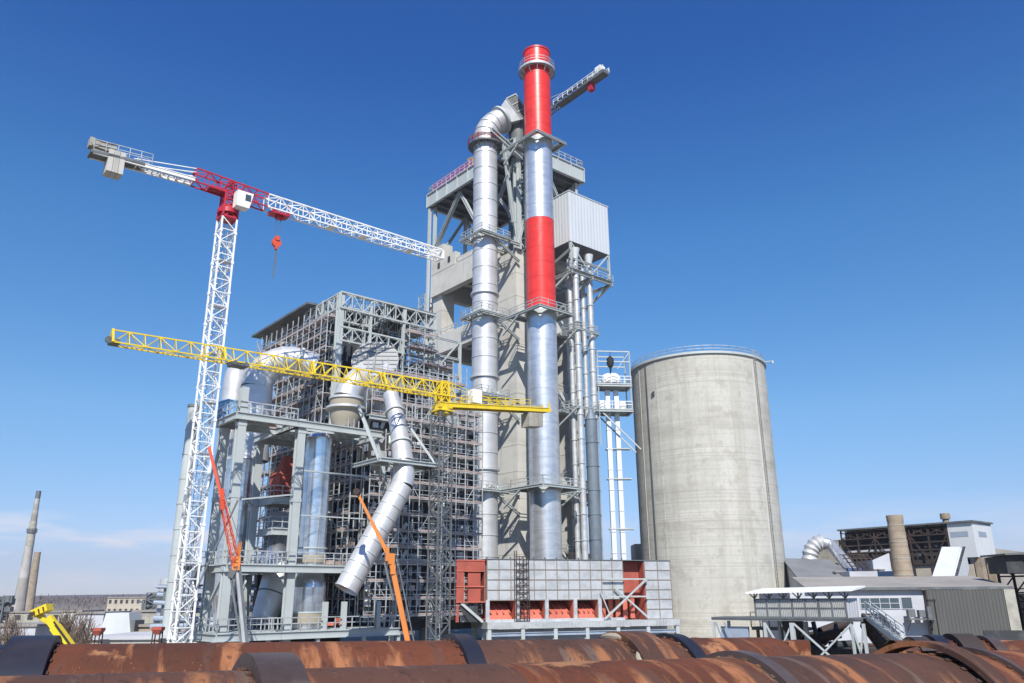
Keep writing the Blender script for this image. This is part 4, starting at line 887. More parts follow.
def left_duct2():
    Y = 97.0; c = Vector((at(235, 385, Y).x, Y, 0)); r = 1.45; z0 = ZP1-2; zt = hz(385, Y)
    t = thing('short_bent_duct', 'second wide duct bend half hidden behind the first, at far left of the building', 'duct', (c.x, c.y, z0))
    d = Vector((-.2, .98, 0)); pr = [(c+UZ*z0, r)]
    for i in range(7): a = R(90)*i/6; pr.append((c+UZ*(zt+2.2*math.sin(a))+d*2.2*(1-math.cos(a)), r))
    mb = MB(); mb.loft(pr, 28); mb.build('body', M['galv'], t)
    mb = MB(); mb.annulus(pr[-1][0], d, r-.1, r+.25, .3, 28); mb.build('flange', M['dgrey'], t)
left_duct2()
# smaller plant on and under the platforms
mb = MB(); p = at(231, 403, 79.5); p.z = ZP1+.1; mb.box(p+UZ*.9, (2.0, 1.6, 1.8), R(-40)); mb.box(p+UZ*1.85, (2.2, 1.8, .12), R(-40)); mb.box(p+UZ*.06, (2.2, 1.8, .1), R(-40))
single('site_box', mb, M['blue'], 'light blue sheeted box at the left end of the top platform', 'box')
mb = MB(); rr = random.Random(5); p = at(262, 408, 84.5); p.z = ZP1+.1
for k in range(4): mb.box(p+Vector((k*.9-1, rr.uniform(-.3, .3), .3+.25*(k % 2))), (.7, .9, .6+.5*(k % 2)), rr.uniform(0, 1))
single('crate_pile', mb, M['orange'], 'small pile of orange-brown crates on the top platform beside the duct', 'crates')
def red_hopper():
    p = at(286, 478, 88); t = thing('oxide_hopper', 'brick-red primed steel hopper hanging between the grey columns', 'hopper', (p.x, p.y, hz(498, 88)))
    z0, z1 = hz(500, 88), hz(460, 88); c = Vector((p.x, p.y, 0)); mb = MB()
    q = lambda s, z: [c+EA*a*s+EB*b*s+UZ*z for a, b in ((-1, -1), (1, -1), (1, 1), (-1, 1))]
    mb.hexa(q(1.25, z0)+q(1.25, z1-1.5)); mb.hexa(q(1.2, z1-1.49)+q(.35, z1+.6)); mb.build('body', M['primer'], t)
    mb = MB()
    for z in (z0+.2, (z0+z1-1.5)/2, z1-1.6):
        w4 = q(1.32, z)
        for i in range(4): mb.beam(w4[i], w4[(i+1) % 4], .12)
    mb.build('stiffener', M['primer'], t)
red_hopper()
def cone_house():
    p = at(277, 556, 87); c = Vector((p.x, p.y, 0)); z0 = hz(570, 87); z1 = hz(537, 87)
    t = thing('conical_vessel', 'dark conical topped vessel above the middle platform', 'vessel', (c.x, c.y, z0))
    mb = MB(); mb.lathe(c, [(1.6, z0-.3), (2.1, z0+.6), (2.1, z0+1.1), (.25, z1), (.02, z1+.05)], 24); mb.build('cone', M['shiny'], t)
    mb = MB(); mb.annulus(c+UZ*(z0+.9), UZ, 2.08, 2.2, .2, 24); mb.build('band', M['pole'], t); mb = MB(); mb.tube(c+UZ*z1, c+UZ*(z1+1.6), .09, n=8); mb.box(c+UZ*(z1+1.2), (1.0, .2, .35), .3); mb.build('vent_rod', M['pole'], t)
    q = fr(3.2, 8.6, 0); mb = MB(); mb.obox(fr(1.5, 9.2, 10), EA*6, EB*.2, UZ*5.6); mb.build('back_sheet', M['bgrey'], t)
cone_house()
def under_cone():
    p0 = at(283, 570, 86); p1 = at(262, 622, 84); t = thing('slanted_chute', 'shiny steel chute slanting down in the dark bay under the middle platform', 'chute', tuple(p1))
    mb = MB(); mb.loft([(p0, 1.9), (p1, 1.15)], 28); mb.build('chute', M['galv'], t)
    mb = MB(); mb.annulus(p0.lerp(p1, .5), p1-p0, 1.45, 1.6, .12, 28); mb.build('band', M['dgrey'], t)
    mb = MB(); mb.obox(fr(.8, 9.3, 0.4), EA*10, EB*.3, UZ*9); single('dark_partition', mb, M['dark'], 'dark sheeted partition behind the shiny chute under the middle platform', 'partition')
under_cone()
mb = MB(); rr = random.Random(8)
for k in range(9): mb.box(fr(5.3+rr.uniform(-1, 1.6), 2.2+rr.uniform(-1, 1), ZP3+.35+.2*k % .9), (rr.uniform(.5, 1.4), rr.uniform(.3, .8), rr.uniform(.25, .6)), rr.uniform(0, 3))
single('insulation_pile', mb, M['salmon'], 'heap of red-brown insulation pieces on the lowest platform beside the bright duct', 'pile')
mb = MB()
for k in range(6): mb.box(fr(5.4+rr.uniform(-1, 1.4), 1.8+rr.uniform(-.8, .8), ZP2+.35), (rr.uniform(.5, 1.2), rr.uniform(.3, .8), rr.uniform(.3, .6)), rr.uniform(0, 3))
single('plank_stack', mb, M['plank'], 'untidy stack of brown planks on the middle platform right of the bright duct', 'planks')

# slim grey flue left of the white crane mast
def flue():
    p = at(183, 500, 92); zt = hz(404, 92); t = thing('slim_flue', 'slim grey steel flue directly behind the white crane mast', 'flue', (p.x, p.y, 0))
    c = Vector((p.x, p.y, 0)); mb = MB(); n = 10
    for i in range(n): mb.lathe(c, [(.62, zt*i/n), (.62, zt*(i+1)/n-.15), (.68, zt*(i+1)/n-.14), (.68, zt*(i+1)/n)], 20)
    mb.build('tube', M['grey'], t)
    mb = MB(); mb.annulus(c+UZ*zt, UZ, .5, .72, .3, 20); mb.build('rim', M['dgrey'], t)
flue()
# clutter behind the lowest left platforms
def left_clutter():
    rr = random.Random(21); p = at(215, 600, 100); t = thing('pipe_bridge', 'low tangled steel pipe bridge behind the left end of the platforms', 'pipe bridge', (p.x, 100, 0))
    mb = MB(); c = Vector((p.x, 100, 0))
    for k in range(5): mb.hbeam(c+Vector((-6+k*3.6, 0, 0)), c+Vector((-6+k*3.6, 0, 8+2*(k % 2))), .4, .4, up=Vector((0, 1, 0)))
    for z in (4, 6.5, 8): mb.hbeam(c+Vector((-7, 0, z)), c+Vector((11, 0, z)), .3, .45)
    mb.build('frame', M['dgrey'], t)
    mb = MB()
    for k in range(6): a = c+Vector((-7, rr.uniform(-1, 1), 3.5+k*.9)); mb.tube(a, a+Vector((18, 0, rr.uniform(-1, 1))), rr.uniform(.15, .4), n=10)
    mb.build('pipe', M['bgrey'], t)
    mb = MB(); mb.tube(c+Vector((-6.5, 3, 0)), c+Vector((-6.5, 3, 9)), 1.5, n=20); mb.tube(c+Vector((1, 3, 0)), c+Vector((1, 3, 6)), 2, n=20); mb.build('vessel', M['galv'], t)
left_clutter()

# ------------------------------------------------------------------ white tower crane
def white_crane():
    p = at(184.5, 597, 75); bx, by = p.x, 75.0; AZ = 50
    t = thing('tower_crane', 'white lattice tower crane with red slewing head and arm root, standing at far left', 'crane', (bx, by, 0))
    B = Vector((bx, by, 0)); u = Vector((math.sin(R(AZ)), math.cos(R(AZ)), 0)); s = Vector((-u.y, u.x, 0))
    cm = onpl(231, 190, B, AZ); zc = cm.z
    zm = hz(218, by)
    mb = MB(); mb.lattice(B, B+UZ*zm, 1.5, 1.5, 32, .16, .08, up=EB)
    for k in range(0, 27, 2): z = zm*k/27; [mb.box(B+EA*a*.75+EB*b*.75+UZ*z, (.25, .25, .25), R(-50)) for a in (-1, 1) for b in (-1, 1)]
    mb.build('mast', M['white'], t)
    mb = MB()
    for k in (-.2, .2): mb.beam(B+EA*k+UZ*1, B+EA*k+UZ*zm, .05)
    z = 1
    while z < zm: mb.beam(B-EA*.2+UZ*z, B+EA*.2+UZ*z, .04); z += .5
    for k in range(0, 27, 3): mb.obox(B-EA*.8-EB*.8+UZ*(zm*k/27), EA*1.6, EB*.8, UZ*.06)
    mb.build('ladder', M['pole'], t)
    mb = MB(); mb.lattice(B+UZ*zm, B+UZ*(zm+1.3), 1.5, 1.5, 1, .2, .12, up=EB, x=True, w1=1.5, h1=1.5); mb.tube(B+UZ*(zm+.6), B+UZ*(zm+1.1), 1.05, n=24); mb.box(B+UZ*(zm+.1), (1.7, 1.7, .2), R(-50)); mb.build('slewing_ring', M['cred'], t)
    mb = MB(); mb.lattice(B+UZ*(zm+1.2), B+UZ*(zc-.4), 1.3, 1.3, 2, .17, .1, up=EB, x=True); mb.box(B+UZ*(zm+1.3), (1.6, 1.6, .2), R(-50)); mb.build('slewing_tower', M['cred'], t)
    # jib
    e_red = onpl(266, 202.5, B, AZ); e_tip = onpl(440, 255.5, B, AZ); r_red = onpl(194, 177, B, AZ); r_end = onpl(92, 151, B, AZ)
    mb = MB(); H = 1.5; W = 1.3
    mb.lattice(cm, e_red, W, H, 3, .13, .07); mb.lattice(r_red, cm, W, H, 3, .13, .07); mb.lattice(cm, cm+UZ*1.0, 1.1, 1.1, 1, .12, .08, up=EB, w1=.4, h1=.4)
    for q in (cm.lerp(r_red, .6)-UZ*.7,): mb.obox(q-s*.65, u*1.6, s*1.3, UZ*.15)
    mb.build('jib_root', M['cred'], t)
    mb = MB(); mb.lattice(e_red, e_tip, W, H, 17, .14, .075, w1=W*.9, h1=1.15); mb.box(e_tip+u*.1, (.3, 1.2, 1.1), R(40)); 
    for f in (.32, .5, .78): q = e_red.lerp(e_tip, f); mb.obox(q-s*.6-UZ*.75, u*.9, s*1.2, UZ*.12)
    mb.build('jib', M['white'], t)
    # counter jib
    dd = (r_end-r_red); L = dd.length; du = dd/L; st = r_red-UZ*.55
    mb = MB(); en = r_end-UZ*.0
    for sg in (-.62, .62): mb.hbeam(st+s*sg, en+s*sg-UZ*.3, .18, .42)
    nn = 12
    for k in range(nn+1): q = st.lerp(en-UZ*.3, k/nn); mb.beam(q-s*.6, q+s*.6, .12)
    for k in range(nn): q = st.lerp(en-UZ*.3, k/nn); q1 = st.lerp(en-UZ*.3, (k+1)/nn); mb.beam(q-s*.6*(1 if k % 2 else -1), q1+s*.6*(1 if k % 2 else -1), .1)
    mb.build('counter_jib', M['white'], t)
    mb = MB(); mb.obox(st-s*.5+UZ*.2+du*.1, en-UZ*.3-st, s*.5, UZ*.06); mb.obox(en-UZ*.45+s*(-.75)-du*4.6, du*4.8, s*1.5, UZ*.3); mb.build('walkway', M['dgrey'], t)
    mb = MB()
    for sg in (-.62, .62): mb.rail([st.lerp(en, .45)+s*sg+UZ*.3, en+s*sg], 1.0, .03, 1.0)
    mb.build('handrail', M['pole'], t)
    mb = MB(); q = onpl(104, 152, B, AZ); mb.box(q+UZ*.4, (1.9, 1.1, .8), R(40)); mb.tube(q-u*.9+UZ*.4-s*.6, q-u*.9+UZ*.4+s*.6, .4, n=14); mb.box(q-u*1.2+UZ*.5, (.4, .9, .9), R(40)); mb.build('winch', M['louv'], t)
    mb = MB(); q = onpl(114, 167, B, AZ)
    for k in range(3): mb.obox(q-u*.75+u*k*.5-s*.75-UZ*.9, u*.46, s*1.5, UZ*2.3)
    mb.build('counterweight', M['conc2'], t)
    mb = MB(); a = r_red+UZ*.75
    for sg in (-.5, .5): mb.beam(a+s*sg, st.lerp(en, .62)+s*sg+UZ*.3, .08); mb.beam(a+s*sg-UZ*.4, st.lerp(en, .3)+s*sg+UZ*.3, .07)
    mb.build('tie_rod', M['white'], t)
    # cab
    q = onpl(241, 199, B-s*(-0)-Vector((0, 0, 0)), AZ)-s*1.35; q = B+u*.9-s*1.45+UZ*(zc-1.5)
    mb = MB(); f0, f1 = q-s*.55-UZ*1.0, 0
    mb.hexa([f0-u*.8, f0+u*.55, f0+u*.55+s*1.1, f0-u*.8+s*1.1, f0-u*.8+UZ*1.75, f0+u*.9+UZ*1.75, f0+u*.9+s*1.1+UZ*1.75, f0-u*.8+s*1.1+UZ*1.75])
    o = mb.build('cab', M['white'], t)
    mb = MB(); mb.hexa([f0+u*.60+UZ*.3+s*.1, f0+u*.62+UZ*.3+s*.1, f0+u*.62+UZ*.3+s*1.0, f0+u*.60+UZ*.3+s*1.0, f0+u*.85+UZ*1.6+s*.1, f0+u*.93+UZ*1.6+s*.1, f0+u*.93+UZ*1.6+s*1.0, f0+u*.85+UZ*1.6+s*1.0])
    mb.obox(f0+u*.05+UZ*.75-s*.015, u*.6, s*.03, UZ*.75); mb.build('window', M['glass'], o)
    # trolley and hook
    tr = onpl(279, 214, B, AZ); mb = MB(); mb.box(tr-UZ*.15, (2.0, 1.3, .25), R(40)); 
    for a_ in (-.8, .8):
        for b_ in (-.6, .6): mb.tube(tr+u*a_+s*(b_-.08)+UZ*.1, tr+u*a_+s*(b_+.08)+UZ*.1, .22, n=12)
    mb.box(tr-UZ*.4+u*.1, (.8, .6, .4), R(40)); o = mb.build('trolley', M['cred'], t)
    hk = onpl(271.5, 241.5, B, AZ); hk.x, hk.y = tr.x, tr.y; hk = Vector((tr.x, tr.y, hk.z))
    mb = MB()
    for a_ in (-.25, .25): mb.beam(tr+u*a_-UZ*.3, hk+u*a_*.5+UZ*.4, .035)
    mb.build('hoist_rope', M['dgrey'], t)
    mb = MB(); mb.tube(hk-s*.16, hk+s*.16, .5, n=16); mb.tube(hk-s*.25+UZ*.5, hk+s*.25+UZ*.5, .28, n=12); mb.box(hk-UZ*.55, (.3, .3, .4), R(40)); o = mb.build('hook_block', M['oredx'], t)
    mb = MB(); mb.beam(hk-UZ*.7, hk-UZ*4.1, .09); mb.beam(hk-UZ*.7+u*.1, hk-UZ*3.0+u*.18, .05); mb.build('sling', M['dgrey'], o)
white_crane()

# ------------------------------------------------------------------ yellow tower crane
def yellow_crane():
    p = at(438.5, 597, 82); B = Vector((p.x, 82, 0)); AZ = 50; u = Vector((math.sin(R(AZ)), math.cos(R(AZ)), 0)); s = Vector((-u.y, u.x, 0))
    t = thing('tower_crane', 'tower crane with long yellow lattice arm on a dark grey mast', 'crane', tuple(B))
    cj = onpl(443, 396, B, AZ); zm = cj.z-1.9
    mb = MB(); mb.lattice(B, B+UZ*zm, 1.6, 1.6, 18, .12, .07, up=EB); mb.build('mast', M['dgrey'], t)
    mb = MB()
    for k in (-.2, .2): mb.beam(B+EA*k, B+EA*k+UZ*zm, .05)
    for k in range(40): mb.beam(B-EA*.2+UZ*(1+k*.55), B+EA*.2+UZ*(1+k*.55), .04)
    mb.build('ladder', M['pole'], t)
    mb = MB(); mb.tube(B+UZ*(zm-.1), B+UZ*(zm+.5), .85, n=24); mb.box(B+UZ*(zm+.7), (1.6, 1.5, .4), R(40)); mb.box(B+UZ*(zm+.2), (1.9, 1.9, .12), R(40)); mb.build('slewing_ring', M['yellow'], t)
    tip = onpl(112, 336.5, B, AZ); end = onpl(546, 411, B, AZ); root = onpl(452, 391, B, AZ)
    mb = MB(); mb.lattice(tip, tip.lerp(root, .55), 1.15, 1.15, 15, .11, .06, tri=True, w1=1.2, h1=1.35); mb.lattice(tip.lerp(root, .55), root, 1.2, 1.35, 12, .13, .07, tri=True, h1=1.55)
    for f in (.0, .27, .52, .75): q = tip.lerp(root, f); mb.beam(q-s*.6-UZ*.6, q+UZ*.65, .17); mb.beam(q+s*.6-UZ*.6, q+UZ*.65, .17)
    mb.build('jib', M['yellow'], t)
    mb = MB(); mb.box(tip+u*.2-UZ*.45, (.7, 1.0, .4), R(40)); mb.tube(tip-u*.2-s*.1-UZ*.3, tip-u*.2+s*.1-UZ*.3, .28, n=14); mb.build('tip_sheave', M['dgrey'], t)
    mb = MB(); q = tip.lerp(root, .31)-UZ*.75; mb.box(q, (1.5, 1.2, .35), R(40)); 
    for a_ in (-.5, .5): mb.tube(q+u*a_-s*.7, q+u*a_+s*.7, .2, n=10)
    mb.build('trolley', M['dgrey'], t)
    # tower head
    mb = MB(); q = B+UZ*(cj.z-.8); mb.lattice(q, q+UZ*2.3, 1.1, 1.1, 2, .17, .1, up=EB, x=True, w1=.8, h1=.8); mb.build('tower_head', M['yellow'], t)
    # counter jib
    st = B+UZ*(cj.z-1.05); en = end; dd = en-st; L = dd.length; du = dd/L; mb = MB()
    for sg in (-.6, .6): mb.hbeam(st+s*sg, en+s*sg, .2, .5)
    for k in range(11): q = st.lerp(en, k/10); mb.beam(q-s*.6, q+s*.6, .14)
    mb.tube(en-s*.7+UZ*.0, en+s*.7, .22, n=10); mb.beam(en-s*.6, en-s*.6+UZ*.9, .14); mb.beam(en+s*.6, en+s*.6+UZ*.9, .14)
    mb.build('counter_jib', M['yellow'], t)
    mb = MB(); mb.obox(st-s*.45+UZ*.12, dd, s*.9, UZ*.06); mb.build('walkway', M['dgrey'], t)
    mb = MB()
    for sg in (-.6, .6): mb.rail([st+du*2+s*sg+UZ*.2, en-du*3+s*sg+UZ*.2], .9, .03, 1.2)
    mb.build('handrail', M['yellow'], t)
    mb = MB(); q = st.lerp(en, .78)
    for k in range(3): mb.obox(q+du*k*.72-s*.7-UZ*2.0, du*.68, s*1.4, UZ*1.6)
    mb.obox(q+s*-.3-UZ*.5, du*2.1, s*.6, UZ*.6); mb.obox(q-du*2.2-s*.5+UZ*.12, du*4.4, s*1, UZ*.4); mb.build('counterweight', M['louv'], t)
    mb = MB(); q = st.lerp(en, .28); mb.box(q+UZ*1.1-s*.2, (1.2, 1.0, 1.5), R(40)); mb.build('control_cabinet', M['white'], t); mb = MB(); mb.box(q-du*4.1-UZ*.35, (1.5, .9, .5), R(40)); mb.build('floodlight_box', M['white'], t)
    mb = MB(); a = B+UZ*(cj.z+1.6)
    for sg in (-.4, .4): mb.beam(a+s*sg, st.lerp(en, .6)+s*sg+UZ*.2, .06)
    mb.build('tie_rod', M['yellow'], t)
yellow_crane()
# ------------------------------------------------------------------ mobile crane booms
def truck(c, az, t, m, body='white'):
    """carrier under a boom, standing on the ground"""
    u = Vector((math.sin(R(az)), math.cos(R(az)), 0)); s = Vector((u.y, -u.x, 0)); c = Vector((c.x, c.y, 0))
    mb = MB(); mb.obox(c-u*4-s*1.2+UZ*.9, u*8, s*2.4, UZ*.6); mb.obox(c+u*2.4-s*1.15+UZ*1.5, u*1.6, s*2.3, UZ*1.3); mb.obox(c-u*1.5-s*1+UZ*1.5, u*3, s*2, UZ*1.0); mb.build('chassis', m, t)
    for a in (-3, -1.5, 2.8):
        for b in (-1.1, 1.1):
            mb = MB(); mb.tube(c+u*a+s*(b-.2)+UZ*.6, c+u*a+s*(b+.2)+UZ*.6, .6, n=16); mb.build('wheel', M['bitumen'], t)
def red_boom():
    Y = 68; a, b, c, d = at(209, 447, Y-1.5), at(222, 500, Y-1), at(236.5, 566, Y), at(243.5, 642, Y)
    t = thing('mobile_crane', 'mobile crane boom, orange-red above and grey below, right of the white mast', 'crane', (d.x, d.y, 0))
    d2 = d+(d-c).normalized()*5.5; mb = MB(); mb.beam(c, d2, .16, .24); mb.build('lower_boom', M['galv'], t)
    mb = MB(); mb.beam(c+Vector((.26, -.02, 0)), d2+Vector((.3, 0, 0)), .12, .2); mb.beam(c, c+Vector((-.4, 0, -.9)), .5); 
    q = at(229, 566, Y); mb.beam(q, at(241, 642, Y), .16); mb.build('derricking_strut', M['dgrey'], t)
    mb = MB(); mb.lattice(c, b, .55, .55, 10, .065, .04, w1=.35, h1=.35); mb.build('fly_jib', M['oredx'], t)
    mb = MB(); mb.beam(b, a, .2, .24); mb.beam(b+Vector((.1, 0, -.8)), b+Vector((-.1, 0, .9)), .3, .3); mb.build('jib_tip', M['oredx'], t)
    mb = MB(); mb.box(c+UZ*.2, (.6, .5, 1.1), .2); mb.beam(c+UZ*.2, c+Vector((.15, 0, 1.9)), .22); mb.build('boom_head', M['orange'], t)
    mb = MB(); mb.beam(at(238, 500, Y+.5), at(196, 590, Y+.5), .12); mb.beam(a, c+UZ*.8+Vector((.6, 0, 0)), .05); mb.build('pendant', M['dgrey'], t)
    truck(Vector((d2.x, d2.y, 0)), 30, t, M['white'])
red_boom()
def orange_boom():
    Y = 72; a, b, c = at(357, 492, Y), at(391, 560, Y), at(408, 642, Y); c2 = c+(c-b).normalized()*5.5
    t = thing('mobile_crane', 'orange telescopic mobile crane boom leaning left in front of the scaffold', 'crane', (c2.x, c2.y, 0))
    mb = MB(); mb.beam(b, c2, .36, .42); mb.build('lower_boom', M['orange'], t)
    mb = MB(); mb.beam(b.lerp(a, -.05), b.lerp(a, .55), .29, .32); mb.build('middle_boom', M['orange'], t)
    mb = MB(); mb.beam(b.lerp(a, .5), a, .2, .23); mb.build('top_boom', M['orange'], t)
    mb = MB(); mb.box(a, (.5, .5, .5)); mb.tube(a-Vector((0, .4, 0)), a+Vector((0, .4, 0)), .3, n=12); mb.build('sheave_head', M['rsteel'], t)
    mb = MB(); mb.box(b+UZ*.1, (.55, .5, .9), .4); mb.box(b+Vector((-.35, -.1, .5)), (.3, .4, 1.2), .3); mb.box(b+Vector((.2, -.1, -.8)), (.42, .4, .8), .3); mb.build('joint', M['orange'], t)
    mb = MB(); mb.beam(b+Vector((.6, -.3, 0)), c+Vector((.55, -.3, 0)), .1); mb.beam(b+Vector((-.5, -.3, -.2)), b.lerp(c, .5)+Vector((-.45, -.3, 0)), .16); mb.build('hydraulic_ram', M['dgrey'], t)
    truck(Vector((c2.x, c2.y, 0)), 60, t, M['orange'])
orange_boom()
def yellow_boom():
    Y = 34; a, b = at(46, 614, Y), at(72, 650, Y); d = (b-a).normalized(); b2 = b+d*5.6
    t = thing('crawler_boom', 'yellow machine boom with a square head behind the black tube end', 'boom', (b2.x, b2.y, 0))
    mb = MB(); mb.beam(a.lerp(b, .1), b2, .24, .28); mb.beam(a.lerp(b, .35), b2, .33, .33); mb.build('boom', M['yellow'], t)
    mb = MB(); mb.obox(a+Vector((-.42, -.25, -.12)), Vector((.58, 0, .26)), Vector((0, .5, 0)), Vector((-.1, 0, .26))); mb.beam(a+Vector((-.3, 0, -.05)), a+Vector((.2, 0, -.35)), .15); 
    o = mb.build('head', M['yellow'], t)
    mb = MB()
    for k in range(3): q = a+Vector((-.30+k*.17, -.28, -.04+k*.08)); mb.beam(q, q+Vector((-.05, -.02, .16)), .05)
    mb.tube(a+Vector((-.44, -.28, .0)), a+Vector((-.44, .28, .0)), .09, n=12); mb.build('pulley', M['rsteel'], o)
    mb = MB(); mb.beam(a.lerp(b, .3)+Vector((.12, -.26, .12)), b+Vector((.12, -.26, .12)), .05); mb.build('hose', M['bitumen'], t)
    truck(Vector((b2.x, b2.y, 0)), 90, t, M['yellow'])
yellow_boom()

# ------------------------------------------------------------------ grey panelled house with red bays
U7 = Vector((math.sin(R(70)), math.cos(R(70)), 0)); V7 = Vector((-U7.y, U7.x, 0))
def fan_house():
    P0 = at(487, 600, 96); P0 = Vector((P0.x, 96, 0)); n7 = lambda a, b, z: P0+U7*a+V7*b+UZ*z
    def A(px): q = onpl(px, 600, P0, 70); return (q-P0).dot(U7)
    t = thing('fan_house', 'long grey panelled housing with red bays along its foot, below the stack', 'housing', tuple(P0))
    zt = hz(559.3, 96, 487); zp = hz(600.5, 96, 487); zf = hz(622, 96, 487); aE = A(672); aR0, aR1 = A(624), A(646); a1 = A(600)
    mb = MB(); mb.obox(n7(.1, .1, zp), U7*(aR0-.1), V7*6, UZ*(zt-zp-.05)); mb.build('wall', M['panel'], t); mb = MB(); mb.obox(n7(aR1, .1, zf), U7*(aE-aR1-.1), V7*6, UZ*(zt-zf-.05)); mb.build('wall', M['panel'], t)
    # sheet grid, each bay panel a separate raised sheet
    mb = MB(); nl = 4; ph = (zt-zp)/nl; na = round(aR0/1.42); pa = aR0/na
    for i in range(na):
        for k in range(nl): mb.obox(n7(i*pa+.05, -.02, zp+k*ph+.05), U7*(pa-.1), V7*.1, UZ*(ph-.1))
    mb.build('panel', M['panel'], t); mb = MB()
    nb = 2; pb = (aE-aR1)/nb; nk = 6; pk = (zt-zf)/nk
    for i in range(nb):
        for k in range(nk): mb.obox(n7(aR1+i*pb+.05, -.02, zf+k*pk+.05), U7*(pb-.1), V7*.1, UZ*(pk-.1))
    mb.build('panel', M['panel'], t)
    mb = MB()
    for i in range(na+1): mb.obox(n7(i*pa-.05, -.07, zp), U7*.09, V7*.1, UZ*(zt-zp))
    for k in range(nl+1): mb.obox(n7(0, -.075, zp+k*ph-.04), U7*aR0, V7*.1, UZ*.08)
    for i in range(nb+1): mb.obox(n7(aR1+i*pb-.05, -.07, zf), U7*.1, V7*.1, UZ*(zt-zf))
    for k in range(nk+1): mb.obox(n7(aR1, -.075, zf+k*pk-.04), U7*(aE-aR1), V7*.1, UZ*.08)
    mb.build('joint_strip', M['seam'], t)
    mb = MB()
    for i in range(na+1): mb.beam(n7(i*pa, .1, zt-.05), n7(i*pa, .1, zt+.3), .12)
    mb.obox(n7(-.1, -.1, zt-.02), U7*(aE+.2), V7*6.3, UZ*.1); mb.build('roof', M['dgrey'], t)
    # red inner walls, hopper slopes and posts
    mb = MB(); mb.obox(n7(.1, 3.4, zf), U7*(aR1), V7*.2, UZ*(zt-zf-.2)); mb.obox(n7(aR1-.12, .1, zf), U7*.1, V7*5.6, UZ*(zt-zf-.2)); mb.obox(n7(aR0, 1.2, zp+.2), U7*(aR1-aR0-.2), V7*.15, UZ*(zt-zp-.3)); mb.build('inner_wall', M['primer'], t)
    bays = [(A(488), A(515)), (A(520), A(545)), (A(548), A(573)), (A(577), A(598))]
    for a0, a1_ in bays:
        mb = MB(); mb.hexa([n7(a0+.2, .25, zf+.15), n7(a1_-.2, .25, zf+.15), n7(a1_-.2, 3.3, zf+.15), n7(a0+.2, 3.3, zf+.15), n7(a0+.6, .7, zf+1.15), n7(a1_-.6, .7, zf+1.15), n7(a1_-.2, 3.3, zf+2.3), n7(a0+.2, 3.3, zf+2.3)])
        for k in range(4): a = a0+.5+k*(a1_-a0-1)/3; mb.beam(n7(a, .35, zf+.9), n7(a, 3.2, zf+2.5), .16)
        mb.build('chute', M['salmon'], t)
        mb = MB(); mb.obox(n7(a1_, .05, zf), U7*.18, V7*3.4, UZ*(zp-zf)); mb.build('bay_wall', M['salmon'], t)
    mb = MB(); xs = [A(487.5)]+[A(x) for x in (517.5, 546.5, 575, 599.5)]
    for a in xs: mb.obox(n7(a-.22, -.12, zf), U7*.44, V7*.3, UZ*(zp-zf+.05))
    mb.obox(n7(0, -.14, zf-.05), U7*aR0, V7*.5, UZ*.3); mb.build('post', M['panel'], t)
    # open bay with red slats and cross brace
    mb = MB()
    for k in range(5): a = A(604)+k*1.05; mb.obox(n7(a, .9+k*.1, zf+.1), U7*.6, V7*.25, UZ*(2.4+.35*(k % 2)))
    mb.build('red_slat', M['salmon'], t)
    mb = MB(); a0, a1_ = A(602), A(646); zq = hz(579, 102, 640); 
    mb.beam(n7(a0, -.5, zf+.1), n7(a1_, -.5, zq), .2); mb.beam(n7(a0+1.5, -.5, zq-1), n7(a1_, -.5, zf+.1), .2); mb.beam(n7(a0, -.5, zq), n7(a1_, -.5, zq), .16); mb.beam(n7(a0+.4, -.5, (zq+zf)/2+.3), n7(a1_, -.5, (zq+zf)/2+.3), .16)
    mb.beam(n7(a0-.4, -.4, zp+1), n7(a0+1, -.4, zf), .12); mb.beam(n7(a1_, -.6, zq+.2), n7(a1_-3, -.6, zp), .12)
    mb.build('cross_brace', M['grey'], t)
    # supporting deck
    mb = MB(); mb.obox(n7(-.3, -1.0, zf-.75), U7*(aE+.6), V7*8, UZ*.7); mb.build('deck', M['panel'], t)
    mb = MB(); k = 0
    while k*.45 < aE+.5: mb.obox(n7(-.3+k*.45, -1.07, zf-.74), U7*.06, V7*.07, UZ*.68); k += 1
    mb.build('deck_stiffener', M['panel'], t)
    for k in range(7):
        mb = MB(); a = k*aE/6; mb.hbeam(n7(a, -.7, 0), n7(a, -.7, zf-.76), .45, .45, up=V7); mb.build('leg', M['grey'], t)
    mb = MB(); mb.hbeam(n7(0, -.75, zf-1.35), n7(aE, -.75, zf-1.35), .3, .4)
    mb.obox(n7(0, 1.6, .1), U7*aE, V7*.3, UZ*(zf-1)); mb.build('lower_wall', M['bgrey'], t)
    # left red annex
    L0 = A(457.5); mb = MB(); zb = hz(603, 95, 470)
    mb.obox(n7(L0, .5, zb), U7*(A(465)-L0), V7*4, UZ*(zt-zb-.1)); mb.obox(n7(A(465), .5, zt-1.2), U7*(-.08-A(465)), V7*4, UZ*1.1); mb.obox(n7(A(469.5), .6, zb), U7*(A(482)-A(469.5)), V7*3.8, UZ*(zt-zb-1.1)); mb.obox(n7(A(485.5), .5, zb), U7*(-.08-A(485.5)), V7*4, UZ*(zt-zb-1.15)); mb.obox(n7(L0, 4, zb), U7*(-L0-.08), V7*.2, UZ*(zt-zb-.2))
    mb.build('red_annex', M['primer'], t)
    mb = MB(); 
    for z in (zt-.1, zt-1.3, zb+1.8, zb+.1): mb.obox(n7(L0-.05, .42, z-.06), U7*(-L0-.05), V7*.06, UZ*.12)
    mb.build('red_rib', M['salmon'], t)
    mb = MB(); mb.obox(n7(L0, .6, zf), U7*.35, V7*.35, UZ*(zb-zf)); mb.build('annex_leg', M['primer'], t)
